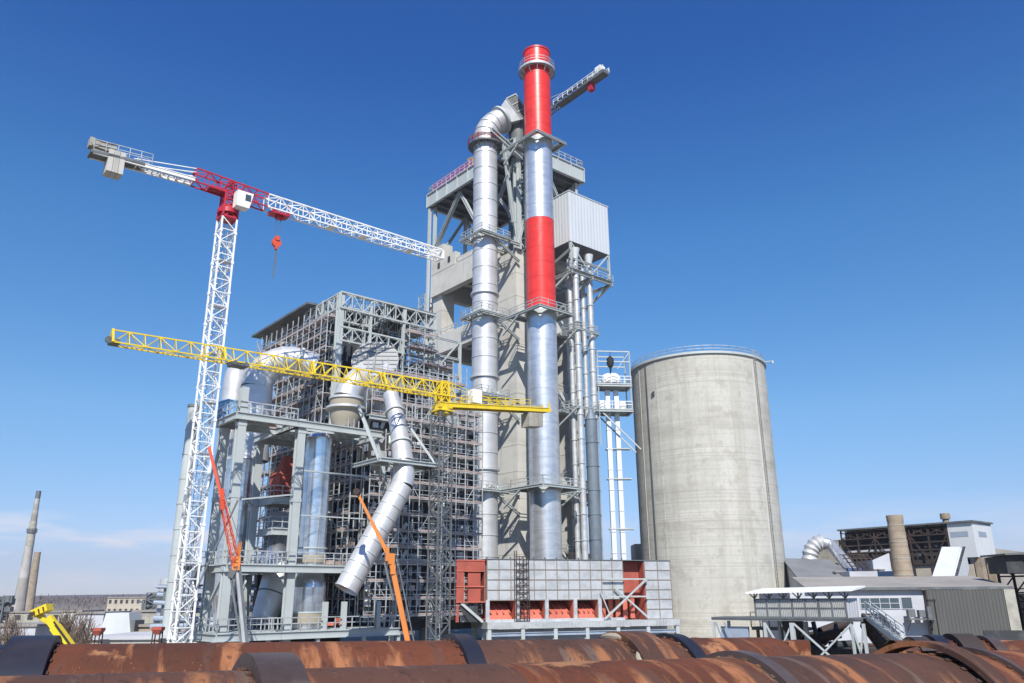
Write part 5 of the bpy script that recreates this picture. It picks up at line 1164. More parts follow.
    mb = MB(); mb.obox(n7(L0+.8, 1.6, zf), U7*(-L0-1.4), V7*.2, UZ*(zb-zf)); mb.beam(n7(L0+.6, .7, zb), n7(-.3, .7, zf), .3); mb.build('annex_back', M['galv'], t)
    mb = MB(); 
    for k in range(5): mb.obox(n7(L0+1.6, .9, zf+.3+k*.5), U7*1.6, V7*.5, UZ*.1)
    mb.hexa([n7(-1.9, .8, zf), n7(-.2, .8, zf), n7(-.2, 1.2, zf), n7(-1.9, 1.2, zf), n7(-3.4, .8, zb), n7(-1.6, .8, zb), n7(-1.6, 1.2, zb), n7(-3.4, 1.2, zb)]); mb.build('stair', M['dark'], t)
    # ladder cage on the front
    mb = MB(); a0 = A(514); a1_ = A(526.5); zq = hz(551, 97, 520)
    for a in (a0, a1_):
        for b in (-.9, -.25): mb.beam(n7(a, b, zf), n7(a, b, zq), .07)
    z = zf; k = 0
    while z < zq:
        for b in (-.9, -.25): mb.beam(n7(a0, b, z), n7(a1_, b, z), .05)
        if z < zt-.3: mb.beam(n7(a0 if k % 2 else a1_, -.9, z), n7(a1_ if k % 2 else a0, -.5, z+.8), .05); mb.beam(n7((a0+a1_)/2-.25, -.6, z), n7((a0+a1_)/2+.25, -.6, z), .05)
        z += .8; k += 1
    for a in ((a0+a1_)/2-.25, (a0+a1_)/2+.25): mb.beam(n7(a, -.6, zf), n7(a, -.6, zt+.4), .06)
    single('ladder_tower', mb, M['rsteel'], 'narrow dark ladder cage standing against the grey panelled housing', 'ladder')
fan_house()
# small things seen between the stack foot and the silo, above the panelled housing
def back_bits():
    mb = MB(); p = at(560, 600, 160); mb.box(Vector((p.x+14, 166, 6.6)), (34, 8, 13.2)); mb.box(Vector((p.x+19, 164, 14.6)), (8, 6, 3.4))
    single('rear_workshop', mb, M['beige'], 'beige flat-roofed workshop seen between the slim pipes and the silo', 'building')
    t0 = at(572, 560, 126); mb = MB(); c = Vector((t0.x, 126, 0)); z = hz(556, 126)
    mb.tube(c+UZ*4, c+UZ*(z-.6), .35, n=10); mb.loft([(c+UZ*(z-.9), .9), (c+UZ*(z+.2), .9), (c+UZ*(z+.5), .4)], 14); pr = [(c+Vector((.5, 0, z+.2)), .22), (c+Vector((.75, 0, z+1.6)), .22), (c+Vector((.5, 0, z+2.6)), .2)]; mb.loft(pr, 10)
    single('black_vent', mb, M['bitumen'], 'small black curved vent pipe just right of the stack foot', 'vent pipe')
back_bits()

# ------------------------------------------------------------------ kiln tubes in the foreground
def kiln(label, P, az, z, secs, tyres, r=2.0, name='kiln_tube', tilt=0):
    """secs: [(a0,a1,material)], tyres: [(a, width, outer r, inner r, material, dz)] along the axis"""
    rz = R(90-az); t = thing(name, label, 'kiln tube', (P[0], P[1], z), rz); X = Vector((1, 0, 0)); t.rotation_euler = (0, tilt, rz)
    for a0, a1, m in secs:
        mb = MB(); n = max(1, round((a1-a0)/2.2)); h = (a1-a0)/n; pr = []
        for i in range(n): x = a0+i*h; pr += [(X*x, r), (X*(x+.02), r+.012), (X*(x+.05), r+.012), (X*(x+.07), r), (X*(x+h-.002), r)]
        mb.loft(pr, 72, caps=False, axes=[X]*len(pr)); pr2 = [(X*(a1-.01), r-.06), (X*(a0+.01), r-.06)]; mb.loft(pr2, 72, caps=False, axes=[X, X])
        mb.build('shell', M[m], t, local=True)
    for a, w_, ro, ri, m, dz in tyres:
        mb = MB(); mb.annulus(X*a+UZ*dz, X, ri, ro, w_, 72); 
        mb.cm = 1
        for k in range(36):
            an = k*2*math.pi/36; d = Vector((0, math.cos(an), math.sin(an))); q = X*(a-w_/2-.07)+d*(r+.005); mb.obox(q-d.cross(X)*.045, d.cross(X)*.09, d*.03, X*(w_+.14))
        mb.build('tyre', [M[m], M['rustgrey']], t, local=True)
    a0, a1 = secs[0][0], secs[-1][1]; k = a0+2
    if a1-a0 < 6: mb = MB(); mb.tube(X*(a0+1.2), X*(a0+1.3), r-.07, n=48); mb.build('end_plate', M['dark'], t, local=True)
    while k < a1-1:
        mb = MB(); mb.box((k, 0, -2.55), (.8, 3.4, 1.9)); mb.v = [v+Vector((0, 0, 0)) for v in mb.v]
        zb = -z; mb = MB(); mb.hexa([(k-.5, -2, zb), (k+.5, -2, zb), (k+.5, 2, zb), (k-.5, 2, zb), (k-.4, -1.5, -1.3), (k+.4, -1.5, -1.3), (k+.4, 1.5, -1.3), (k-.4, 1.5, -1.3)]); mb.build('cradle', M['conc2'], t, local=True); k += 6.5
    return t
def apos(px, P, az):
    q = onpl(px, 640, P, az); u = Vector((math.sin(R(az)), math.cos(R(az)), 0)); return (q-Vector(P)).dot(u)
pf_ = at(500, 641, 21.0); PF = (pf_.x, 21.0, 3.5); fa = lambda px: apos(px, PF, 68)
far = kiln('long rusty kiln tube lying farther back, black at its left end and carrying four rings', PF, 68, 3.5, [(-22, fa(44), 'black'), (fa(44), fa(455), 'rust'), (fa(455), fa(615), 'rustgrey'), (fa(615), fa(768), 'rust')],
     [(fa(34), .8, 2.17, 1.98, 'black', 0), (fa(457), .42, 2.15, 1.98, 'black', 0), (fa(628), .9, 2.17, 1.98, 'rustgrey', .01), (fa(670), .35, 2.12, 1.98, 'black', 0)], tilt=R(.9))
mb = MB(); c = Vector((fa(367), 0, 0)); an = R(40); d = Vector((0, -math.cos(an), math.sin(an))); mb.tube(c+d*1.95, c+d*2.1, .13, n=16); mb.build('inspection_cap', M['louv'], far, local=True)
mb = MB(); rr = random.Random(3)
for a_, w_ in ((fa(612), .22),):
    pr = []
    for k in range(40):
        an = R(-60)+k*R(230)/39; pr.append((Vector((a_+.12*math.sin(k*.7)+.1*rr.random(), 2.06*math.cos(an), 2.06*math.sin(an))), .07+.02*rr.random()))
    mb.loft(pr, 8)
o = mb.build('rope_wrap', M['tan'], far, local=True)
pn_ = at(500, 668, 13.55); PN = (pn_.x, 13.55, 3.5); na_ = lambda px: apos(px, PN, 62)
near = kiln('long rusty kiln tube nearest the camera, with a loose outer ring at right', PN, 62, 3.5, [(-16, na_(262), 'rustgrey'), (na_(262), na_(500), 'rustgrey'), (na_(500), na_(725), 'rust'), (na_(725), na_(925), 'rustgrey'), (na_(925), 26, 'rust')],
     [(na_(268), .6, 2.22, 2.02, 'tyre', 0), (na_(735), .3, 2.12, 2.0, 'tyre', 0), (na_(922), .5, 2.19, 2.08, 'rustgrey', .05), (na_(962), .14, 2.1, 2.0, 'tyre', 0)], tilt=R(1.1))
mb = MB(); pr = []
for k in range(36): an = R(-20)+k*R(200)/35; pr.append((Vector((na_(845)+.06*math.sin(k*1.1), 2.07*math.cos(an), 2.07*math.sin(an))), .06))
pass
mb = MB()
for k in range(9): mb.box((na_(905)+rr.uniform(-.5, .5), -1.1+rr.uniform(-.5, .5), 1.93+rr.uniform(0, .08)), (rr.uniform(.15, .4), rr.uniform(.1, .3), .12), rr.uniform(0, 3))
pass
# shells farther back at the right
ps = at(960, 640, 30); PS = (ps.x, 30, 3.0)
sa = lambda px: apos(px, PS, 98)
kiln('row of short kiln shells in rust and blue-black, behind the loose ring', PS, 98, 2.95, [(sa(892), sa(917), 'rustgrey'), (sa(917), sa(940), 'black'), (sa(940), sa(985), 'rust'), (sa(985), 26, 'rust')],
     [(sa(917), .5, 2.12, 1.95, 'tyre', 0), (sa(934), .4, 2.18, 1.95, 'black', 0), (sa(960), .7, 2.22, 1.95, 'rsteel', 0), (sa(986), .35, 2.15, 1.95, 'tyre', 0)])
# broken brick lining at the open end of the far tube
mb = MB(); q = Vector((fa(772), 0, 0))
def lump():
    mb = MB(); rr = random.Random(14); p = at(786, 650, 27)
    for k in range(26):
        a = rr.uniform(0, 6.28); r_ = rr.uniform(0, 1.3); h = 1.25*(1-r_/1.6); c = Vector((p.x+math.cos(a)*r_*1.3, 28+math.sin(a)*r_, 4.15+h*rr.uniform(.2, .8)))
        mb.box(c, (rr.uniform(.3, .8), rr.uniform(.3, .7), rr.uniform(.2, .6)), rr.uniform(0, 3))
    mb.box(Vector((p.x, 28, 2.1)), (3, 3, 4.2), .2)
    single('scrap_heap', mb, M['rust'], 'rusty scrap heaped at the open right end of the farther kiln tube', 'scrap')
lump()

# ------------------------------------------------------------------ louvred cabin on a trestle, right
def cabin():
    AZ = 128; P0 = at(800, 620, 62); P0 = Vector((P0.x, 62, 0)); u = Vector((math.sin(R(AZ)), math.cos(R(AZ)), 0)); v = Vector((-u.y, u.x, 0)); q = lambda a, b, z: P0+u*a+v*b+UZ*z
    A = lambda px: (onpl(px, 620, P0, AZ)-P0).dot(u)
    zd = hz(617.5, 62, 800); zc = hz(598.5, 62, 800); zr = hz(592, 62, 800); a0, a1 = A(756.5), A(848); D = 2.4
    t = thing('louvred_cabin', 'long louvred cabin under a thin white roof on a cross-braced trestle', 'cabin', tuple(P0))
    mb = MB(); mb.obox(q(a0, 0, zd), u*(a1-a0), v*D, UZ*(zc-zd)); mb.build('body', M['louv'], t)
    mb = MB(); n = 52
    for k in range(n+1): mb.obox(q(a0+(a1-a0)*k/n-.025, -.05, zd+.05), u*.05, v*.05, UZ*(zc-zd-.1))
    mb.build('louvre', M['panel'], t)
    mb = MB()
    for k in range(8): mb.obox(q(a0+(a1-a0)*k/7-.05, -.1, zd), u*.09, v*.1, UZ*(zc-zd))
    for z in (zd+.02, (zc+zd)/2, zc-.04): mb.obox(q(a0, -.085, z-.03), u*(a1-a0), v*.07, UZ*.07)
    mb.build('frame', M['dgrey'], t)
    mb = MB(); mb.obox(q(a1+.003, 0, zd), u*.12, v*D, UZ*(zc-zd)); 
    for k in range(4): mb.obox(q(a1+.12, k*D/4, zd+.05), u*.05, v*.06, UZ*(zc-zd-.1))
    mb.build('end_wall', M['wwall'], t)
    mb = MB(); b0, b1 = A(751), A(858); mb.hexa([q(b0, -.6, zr-.1), q(b1, -.6, zr+.02), q(b1, D+.6, zr+.3), q(b0, D+.6, zr+.2), q(b0, -.6, zr+.02), q(b1, -.6, zr+.14), q(b1, D+.6, zr+.42), q(b0, D+.6, zr+.32)]); mb.build('roof', M['white'], t)
    mb = MB(); k = 0
    for k in range(7): a = a0+(a1-a0)*k/6; mb.beam(q(a, 0, zc), q(a, 0, zr), .09); mb.beam(q(a, 0, zc), q(a+.45, -.5, zr-.1), .08); mb.beam(q(a, 0, zc), q(a-.4, 0, zr-.05), .07)
    mb.build('roof_strut', M['dgrey'], t)
    e0, e1 = A(713.5), A(864); mb = MB()
    for b in (-.3, D+.2): mb.hbeam(q(e0, b, zd-.14), q(e1, b, zd-.14), .18, .2)
    mb.obox(q(e0, -.4, zd-.04), u*(e1-e0), v*(D+.7), UZ*.035); mb.build('deck', M['dgrey'], t)
    tp = [A(766), A(793), A(864)]
    for a in tp+[e0+.1]:
        for b in (-.3, D+.2): mb = MB(); w_ = .3 if a == tp[1] else .2; mb.hbeam(q(a, b, 0), q(a, b, zd-.36), w_, w_, up=v); mb.build('leg', M['grey'], t)
    mb = MB()
    for a, c in ((tp[0], tp[1]), (tp[1]+.1, tp[1]+4.2), (tp[1]+4.2, tp[2])):
        mb.beam(q(a, -.3, zd-.4), q(c, -.3, .8), .12); mb.beam(q(a, -.3, .8), q(c, -.3, zd-.4), .12)
    mb.beam(q(tp[1]+4.2, -.3, 0), q(tp[1]+4.2, -.3, zd-.4), .16); mb.build('cross_brace', M['grey'], t)
    mb = MB(); mb.beam(q(e0+.3, -.3, zd-.4), q(e0+1.6, -.3, 1), .1); mb.beam(q(e0+1.0, -.3, zd-.4), q(e0+2.4, -.3, 1), .1); mb.obox(q(e0+.5, .1, 1.5), u*2.2, v*.3, UZ*(zd-2.2)); mb.build('end_panel', M['bgrey'], t)
    # walkway behind
    mb = MB(); w0, w1 = A(733), A(790); z = hz(632, 64, 760); mb.obox(q(w0, 3.5, z), u*(w1-w0), v*1.2, UZ*.25); mb.rail([q(w0, 3.5, z+.2), q(w1, 3.5, z+.2)], 1.15, .03, .7)
    for a in (w0+.3, w1-.3, (w0+w1)/2): mb.beam(q(a, 4, 0), q(a, 4, z), .2)
    single('service_walkway', mb, M['dgrey'], 'dark railed walkway behind the left end of the cabin trestle', 'walkway')
    mb = MB(); c = q(A(777), 3.2, 0); z = zd-1.0; mb.loft([(c+UZ*(z+.9), .9), (c+UZ*z, .7), (c+UZ*(z-1.2), .25)], 14); mb.beam(c+UZ*(z-1.2), c, .3); mb.beam(c+Vector((1.6, 0, zd-.4)), c+Vector((2.2, 0, 0)), .25); mb.beam(c+Vector((3.4, 0, zd-.4)), c+Vector((2.6, 0, 0)), .25); mb.beam(c+Vector((4.4, 0, zd-.4)), c+Vector((5.2, 0, 0)), .25)
    single('discharge_hopper', mb, M['dark'], 'black hopper and props under the middle of the louvred cabin', 'hopper')
    t2 = thing('pipe_stack', 'heap of dark rusty pipes and bent plates lying under the cabin trestle', 'scrap pipes', tuple(q(A(815), 6, 0))); rr = random.Random(31); c0 = q(A(815), 6, 0)
    for k in range(16):
        x = rr.uniform(-3.2, 3.4); y = rr.uniform(-1, 3); z = rr.uniform(1.2, 4.6)*(1-abs(x)/7); a = rr.uniform(-.5, .9); d = Vector((math.cos(a), rr.uniform(-.5, .5), rr.uniform(-.1, .5))).normalized(); L = rr.uniform(.8, 2.2); r_ = rr.uniform(.12, .42); p = c0+Vector((x, y, z)); mb = MB()
        mb.loft([(p-d*L, r_), (p+d*L, r_), (p+d*L, r_-.04), (p-d*L, r_-.04)], 14, caps=False, axes=[d]*4); mb.build('pipe', M[rr.choice(('rsteel', 'rustgrey', 'dark', 'rust', 'rsteel'))], t2)
    mb = MB(); mb.box(c0+UZ*1.3, (7, 3.5, 2.6), .2); mb.build('rubble', M['rsteel'], t2)
    mb = MB(); s0 = q(A(866), .3, zd); s1 = at(902, 645, 55); d = s1-s0
    for b in (0, 1.1): mb.beam(s0+v*b, s1+v*b, .1, .35); mb.rail([s0+v*b+UZ*.1, s0.lerp(s1, .5)+v*b+UZ*.1, s1+v*b+UZ*.1], 1.0, .03, 1.0)
    for k in range(18): p = s0.lerp(s1, (k+.5)/18); mb.obox(p, v*1.1, u*.28, UZ*.04)
    s2 = s1+(s1-s0).normalized()*5; mb.beam(s1, s2, .1, .35); mb.beam(s1+v*1.1, s2+v*1.1, .1, .35)
    single('stair_flight', mb, M['grey'], 'steel stair flight descending right from the louvred cabin deck', 'stairs')
    for i, (dx, dy) in enumerate(((1.2, 2.4),)):
        mb = MB(); s0 = q(A(858), 3.2, zd-.2); s1 = at(893, 648, 59); mb.lattice(s0, s1, 1.3, .9, 9, .2, .12); mb.beam(s0, s1, 1.0, .3); single('inclined_conveyor', mb, M['rsteel'], 'dark inclined conveyor truss directly behind the stair flight', 'conveyor')
cabin()

# ------------------------------------------------------------------ right-hand sheds
def white_shed():
    Y = 100; x0, x1, x2 = at(789, 587, Y).x, at(922, 587, Y).x, at(1007, 587, Y).x; zt = hz(587.3, Y, 900); zb = hz(576.3, Y+13, 900); 
    t = thing('white_shed', 'long whitewashed shed with a strip window under a flat grey roof, right of the silo', 'building', (x0, Y, 0))
    mb = MB(); mb.obox((x0, Y, 0), (x1-x0, 0, 0), (0, 12.6, 0), (0, 0, zt-.15)); mb.build('wall', M['wwall'], t)
    mb = MB(); xr = x0+1.8; mb.hexa([(xr, Y-.6, zt-.15), (x2+.3, Y-.6, zt-.15), (x2+3.3, Y+13, zb-.15), (xr+3, Y+13, zb-.15), (xr, Y-.6, zt+.02), (x2+.3, Y-.6, zt+.02), (x2+3.3, Y+13, zb), (xr+3, Y+13, zb)]); mb.build('roof', M['groof'], t)
    mb = MB(); mb.obox((xr, Y-.68, zt-.28), (x2-xr+.3, 0, 0), (0, .07, 0), (0, 0, .3)); mb.build('gutter', M['dgrey'], t)
    def win(px0, px1, py0, py1, n, lab):
        a, b = at(px0, py1, Y), at(px1, py0, Y); mb = MB(); mb.obox((a.x, Y-.03, a.z), (b.x-a.x, 0, 0), (0, .1, 0), (0, 0, b.z-a.z)); o = mb.build('window', M['glass'], t); o['label'] = lab
        mb = MB(); W = b.x-a.x; H = b.z-a.z
        for k in range(n+1): mb.obox((a.x+W*k/n-.04, Y-.09, a.z), (.08, 0, 0), (0, .06, 0), (0, 0, H))
        for z in (0, .5, 1) if n > 1 else (0, 1): mb.obox((a.x, Y-.085, a.z+H*z-.03), (W, 0, 0), (0, .05, 0), (0, 0, .07))
        mb.build('frame', M['wwall'], o)
    win(861, 898.5, 597.8, 609, 4, 'long four-pane strip window'); win(902, 911, 597.3, 609, 1, 'small black window')
    return x1, x2, zt
x1_, x2_, zts = white_shed()
def grey_shed():
    Y = 99.6; t = thing('grey_shed', 'dark grey corrugated wall bay at the right end of the white shed', 'building', (x1_, Y, 0))
    mb = MB(); mb.corr((x1_+.2, Y-.2, 0), (x2_-.9, Y-.2, 0), .9, zts-.3, (0, -1, 0), .42, .07); mb.build('cladding', M['cgrey'], t)
    mb = MB(); mb.obox((x1_+.05, Y, .05), (x2_-x1_-.9, 0, 0), (0, 12, 0), (0, 0, zts-.4)); mb.build('wall', M['dgrey'], t)
    mb = MB(); mb.obox((x1_-.02, Y-.25, 0), (.2, 0, 0), (0, .2, 0), (0, 0, zts-.3)); mb.build('corner_trim', M['rsteel'], t)
    mb = MB(); mb.obox((x2_-.88, Y-.3, 0), (1.3, 0, 0), (0, 12, 0), (0, 0, zts-.3)); mb.build('pier', M['louv'], t)
    mb = MB(); p = at(1000, 637, Y); mb.obox((p.x-2, Y-.34, 1.2), (5, 0, 0), (0, .08, 0), (0, 0, 1.2)); mb.build('opening', M['dark'], t)
grey_shed()
mb = MB(); p = at(917, 619, 99.5); mb.box(p+Vector((.1, -.7, 0)), (3.2, 1.4, .15)); mb.box(p+Vector((-.9, -.6, .65)), (.8, .6, .9)); mb.box(p+Vector((.3, -.6, .6)), (.7, .6, .8)); mb.box(p+Vector((1.2, -.6, .75)), (.5, .6, 1.3)); mb.beam(p+Vector((1.4, -1.2, 0)), p+Vector((1.4, .2, -1.3)), .1); mb.beam(p+Vector((-1.2, -1.2, 0)), p+Vector((-1.2, .2, -1.3)), .1)
single('wall_platform', mb, M['dgrey'], 'small bracket platform with boxes on the corner between white and dark grey sheds', 'platform')
mb = MB(); p = at(872, 633, 95); mb.beam((p.x+7.5, 95, 0), (p.x+7.5, 95, 6.0), .12); mb.box((p.x+7.2, 95, 5.8), (.9, .3, .25)); mb.beam((p.x+6.5, 95, 0), (p.x+6.5, 95, 4.4), .1)
single('vent_post', mb, M['bitumen'], 'thin black lamp post in front of the white shed wall', 'post')
def gable():
    Y0, Y1 = 114, 132; A, B, C, D = at(782, 558, Y1), at(829, 559.5, Y1), at(872, 587, Y0), at(806, 588.5, Y0)
    t = thing('slate_roofed_hall', 'hall with a sloping blue-grey roof directly right of the silo', 'building', (D.x, D.y, 0))
    mb = MB(); k = UZ*.25; mb.hexa([D-k, C-k, B-k, A-k, D, C, B, A]); mb.build('roof', M['slate'], t)
    mb = MB(); g0 = lambda p: Vector((p.x, p.y, 0)); mb.hexa([g0(D)+Vector((.3, .3, 0)), g0(C)+Vector((-.3, .3, 0)), g0(B)+Vector((-.3, 0, 0)), g0(A)+Vector((.3, 0, 0)), D-k*1.2+Vector((.3, .3, 0)), C-k*1.2+Vector((-.3, .3, 0)), B-k*1.2+Vector((-.3, 0, 0)), A-k*1.2+Vector((.3, 0, 0))]); mb.build('wall', M['wwall'], t)
    mb = MB(); p = at(838, 577, 122); mb.box(p+UZ*.1, (.8, .8, 1.0)); mb.box(p+UZ*.7, (1.1, 1.1, .15)); mb.build('roof_vent', M['groof'], t)
gable()
def silver_duct():
    Y = 140; a, b, c = at(822, 541, Y), at(831, 545, Y), at(851, 569, Y-6); t = thing('silver_chute_duct', 'fat silver duct slanting down right over the blue-grey roof', 'duct', (c.x, c.y, 0))
    mb = MB(); e = c+(c-b)*.35; mb.loft([(a, .6), (a.lerp(b, .5), .9), (b, .95), (c, .95), (e, .9)], 24); mb.build('pipe', M['stacksteel'], t)
    mb = MB(); mb.tube(e, Vector((e.x, e.y, 0)), .9, n=16); mb.build('support', M['galv'], t)
    t = thing('arched_intake', 'pale ribbed arched intake elbow at the top of the slanting silver duct', 'intake', (a.x-1, a.y, 0)); mb = MB(); cc = at(826, 559, Y)
    p0, p1, p2 = at(810, 566, Y), at(812, 551, Y), at(822, 542, Y); pr = []
    for k in range(13):
        f = k/12; p = p0*(1-f)**2+(p1+Vector((-.6, 0, 1)))*2*f*(1-f)+p2*f*f; rr_ = 1.15 if k % 2 else 1.35; pr.append((p, rr_))
    mb.loft(pr, 20); mb.build('arch', M['galv'], t)
    mb = MB(); 
    for x in (-3, -.5, 2): mb.beam(cc+Vector((x, .5, -.8)), Vector((cc.x+x, cc.y+.5, 0)), .3)
    mb.beam(cc+Vector((-3.2, .5, -.8)), cc+Vector((2.5, .5, -.8)), .3); mb.beam(cc+Vector((-3.2, .5, -.8)), cc+Vector((-1, .5, 2.4)), .2); mb.build('leg', M['dgrey'], t)
silver_duct()
HX, HY = at(985, 597, 125).x, 125
def ruin_hall():
    h = lambda a, b, z: G((HX, HY), a, b, z); zt = hz(522, 125, 975); zl = hz(557, 125, 975); L = 21.5
    t = thing('gutted_hall', 'gutted rusty hall frame with one white clad end, behind the brick chimney', 'building', (HX, HY, 0))
    mb = MB(); mb.obox(h(0, 0, zl), EA*7.2, EB*3.7, UZ*(zt-zl-.02)); mb.hexa([h(0, 0, zt-.02), h(7.2, 0, zt-.02), h(7.2, 3.7, zt-.02), h(0, 3.7, zt-.02), h(0, 0, zt), h(7.2, 0, zt-.3), h(7.2, 3.7, zt-.3), h(0, 3.7, zt)]); mb.build('white_cladding', M['cwhite'], t)
    mb = MB(); mb.obox(h(-.03, .8, zt-2.1), EA*.04, EB*2.6, UZ*.8); mb.build('window', M['bgrey'], t); mb = MB(); mb.obox(h(1.8, -.04, zt-2.1), EA*3, EB*.05, UZ*.8); mb.build('window', M['bgrey'], t)
    mb = MB(); mb.obox(h(-.4, -.3, zt+.02), EA*8, EB*(L+.6), UZ*.25); mb.build('roof', M['dgrey'], t)
    mb = MB(); mb.obox(h(1.6, 3.8, zl-1), EA*.2, EB*(L-3.8), UZ*(zt-zl+.9)); mb.build('hall_shade_sheet', M['dark'], t)  # dark sheet close behind the frame, paints the hall's unlit interior
    mb = MB()
    for k in range(7):
        b = 3.9+k*(L-4)/6; mb.beam(h(.1, b, 0), h(.1, b, zt), .22); mb.beam(h(6.6, b, 0), h(6.6, b, zt), .3)
        if k < 6: b2 = 3.9+(k+1)*(L-4)/6; mb.beam(h(.1, b if k % 2 else b2, zl-1), h(.1, b2 if k % 2 else b, zt-1.5), .17); mb.beam(h(.1, b, zt-1.4), h(.1, b2, zt-.3), .14); mb.beam(h(.1, b2, zt-1.4), h(.1, b, zt-.3), .14)
    for z in (zt-1.5, zl+1.4, zl-.8, (zt+zl)/2): mb.beam(h(.1, 3.7, z), h(.1, L, z), .22)
    for k in range(14): b = 4.2+k*1.2; mb.beam(h(.1, b, zt-1.5), h(.1, b, zt-.2), .12); mb.beam(h(.1, b, zl-.8), h(.1, b, zl+1.2), .13)
    mb.build('frame', M['rsteel'], t)
    mb = MB(); mb.obox(h(3, 9, zt-2.4), EA*.2, EB*2.4, UZ*1.1); mb.obox(h(3, 14, zt-3), EA*.2, EB*3, UZ*.9); mb.obox(h(.4, 13, zl+1.5), EA*.4, EB*8, UZ*.35); mb.build('hanging_sheet', M['wwall'], t)
    mb = MB(); mb.obox(h(0.3, 1, 0), EA*6.2, EB*(L-1), UZ*(zl-1)); mb.build('base_wall', M['beige'], t)
    mb = MB(); mb.obox(h(.5, -.2, 0), EA*1.3, EB*1.0, UZ*(zl-.05)); mb.obox(h(5, -.2, 0), EA*1.6, EB*1.0, UZ*(zl-.05)); mb.build('pier', M['brick'], t)
    q = h(0, L+3, 0); mb = MB(); mb.obox(h(.3, L+.8, 0), EA*6, EB*5, UZ*(zt-1.4)); 
    single('ribbed_shed', mb, M['louv'], 'grey-brown shed block adjoining the left end of the gutted hall', 'building')
    mb = MB(); p = at(946, 522, 150); z = hz(513.5, 150, 946); mb.tube((p.x, 150, 0), (p.x, 150, z-1), .7, .55, n=14); mb.tube((p.x, 150, z-1), (p.x, 150, z), .85, .85, n=14)
    single('distant_flue', mb, M['brick'], 'tip of a small flue poking above the gutted hall roof', 'chimney')
ruin_hall()
def brick_chimney():
    Y = 113; p = at(907, 600, Y); z = hz(515.5, Y, 895); t = thing('brick_chimney', 'stubby round yellow-brick chimney standing behind the flat grey roof', 'chimney', (p.x, Y, 0)); c = (p.x, Y, 0)
    mb = MB(); pf = []; n = 16
    for i in range(n): za, zb = z*i/n, z*(i+1)/n; ra, rb_ = 1.62-.62*i/n, 1.62-.62*(i+1)/n; pf += [(ra, za), (rb_, zb-.05), (rb_-.03, zb-.04), (rb_-.03, zb)]
    pf += [(1.0, z-1.0), (1.08, z-.8), (1.1, z), (.9, z), (.85, z-2)]; mb.lathe(c, pf, 36); mb.cm = 1
    for k in range(5): zz = z*(.4+.13*k); mb.annulus((p.x, Y, zz), UZ, 1.3-.25*(.4+.13*k), 1.66-.62*(.4+.13*k), .12, 36)
    mb.build('shaft', [M['brick'], M['louv']], t)
brick_chimney()
def incline():
    t0, t1 = at(954.5, 548, 121), at(946, 577, 113); d = t1-t0; u = Vector((1, .1, 0)).normalized(); W = at(966, 548, 121).x-at(942.5, 548, 121).x
    t = thing('inclined_gallery', 'pale sloping covered gallery coming down from the white clad hall end', 'gallery', (t1.x, t1.y, 0)); e = d*1.4
    mb = MB(); mb.hexa([t0-u*W/2-UZ*3, t0+e-u*W/2-UZ*3, t0+e+u*W/2-UZ*3, t0+u*W/2-UZ*3, t0-u*W/2, t0+e-u*W/2, t0+e+u*W/2, t0+u*W/2]); mb.build('body', M['cwhite'], t)
    mb = MB(); mb.obox(t0-u*W/2-u*.2+UZ*.02, u*(W*.84), e, UZ*.15); mb.build('roof', M['cwhite'], t)
    mb = MB(); k = 0
    for k in range(16): p = t0+u*W*.38+e*(k/16)+UZ*.03; mb.obox(p, u*W*.12, e*.035, UZ*.18)
    mb.build('stair', M['dark'], t)
    mb = MB(); mb.beam(t0-UZ*3, Vector((t0.x, t0.y, 0)), .5); mb.build('leg', M['grey'], t); mb = MB(); mb.beam(t0+e-UZ*3, Vector(((t0+e).x, (t0+e).y, 0)), .5); mb.build('leg', M['grey'], t)
incline()
def small_roofs():
    Y = 118; mb = MB(); a, b = at(850, 577, Y), at(900, 571, Y); mb.obox((a.x, Y, 0), (b.x-a.x, 0, 0), (0, 5, 0), (0, 0, b.z)); single('low_white_annex', mb, M['wwall'], 'low white annex wall just above the flat grey roof, left of the brick chimney', 'building')
    Y = 122; a, b = at(868, 571, Y), at(889, 553, Y); t = thing('ruined_shed', 'small ruined shed with an open lattice roof beside the brick chimney', 'building', (a.x, Y, 0))
    mb = MB(); mb.obox((b.x-2.6, Y, 0), (2.6, 0, 0), (0, 6, 0), (0, 0, b.z-1)); mb.poly([(b.x-2.6, Y-.01, b.z-1), (b.x, Y-.01, b.z-1), (b.x, Y-.01, b.z)]); mb.build('wall', M['wwall'], t)
    mb = MB(); 
    for k in range(7): x = a.x-2+(b.x-a.x+1)*k/6; mb.beam((x, Y, b.z-2.4), (x+.6, Y+5, b.z), .14)
    for k in range(5): mb.beam((a.x-2, Y+k*1.2, b.z-2.4+k*.6), (b.x-1, Y+k*1.2, b.z-2.4+k*.6), .14)
    for x in (a.x-2, a.x+1.5): mb.beam((x, Y, 0), (x, Y, b.z-2.3), .25)
    mb.build('roof_lattice', M['rsteel'], t)
    mb = MB(); mb.obox((a.x-1.9, Y+3, 3), (b.x-a.x-1, 0, 0), (0, .3, 0), (0, 0, b.z-5)); mb.build('blue_sheet', mat('faded_blue_sheet', (.05, .09, .2), .7), t)
small_roofs()
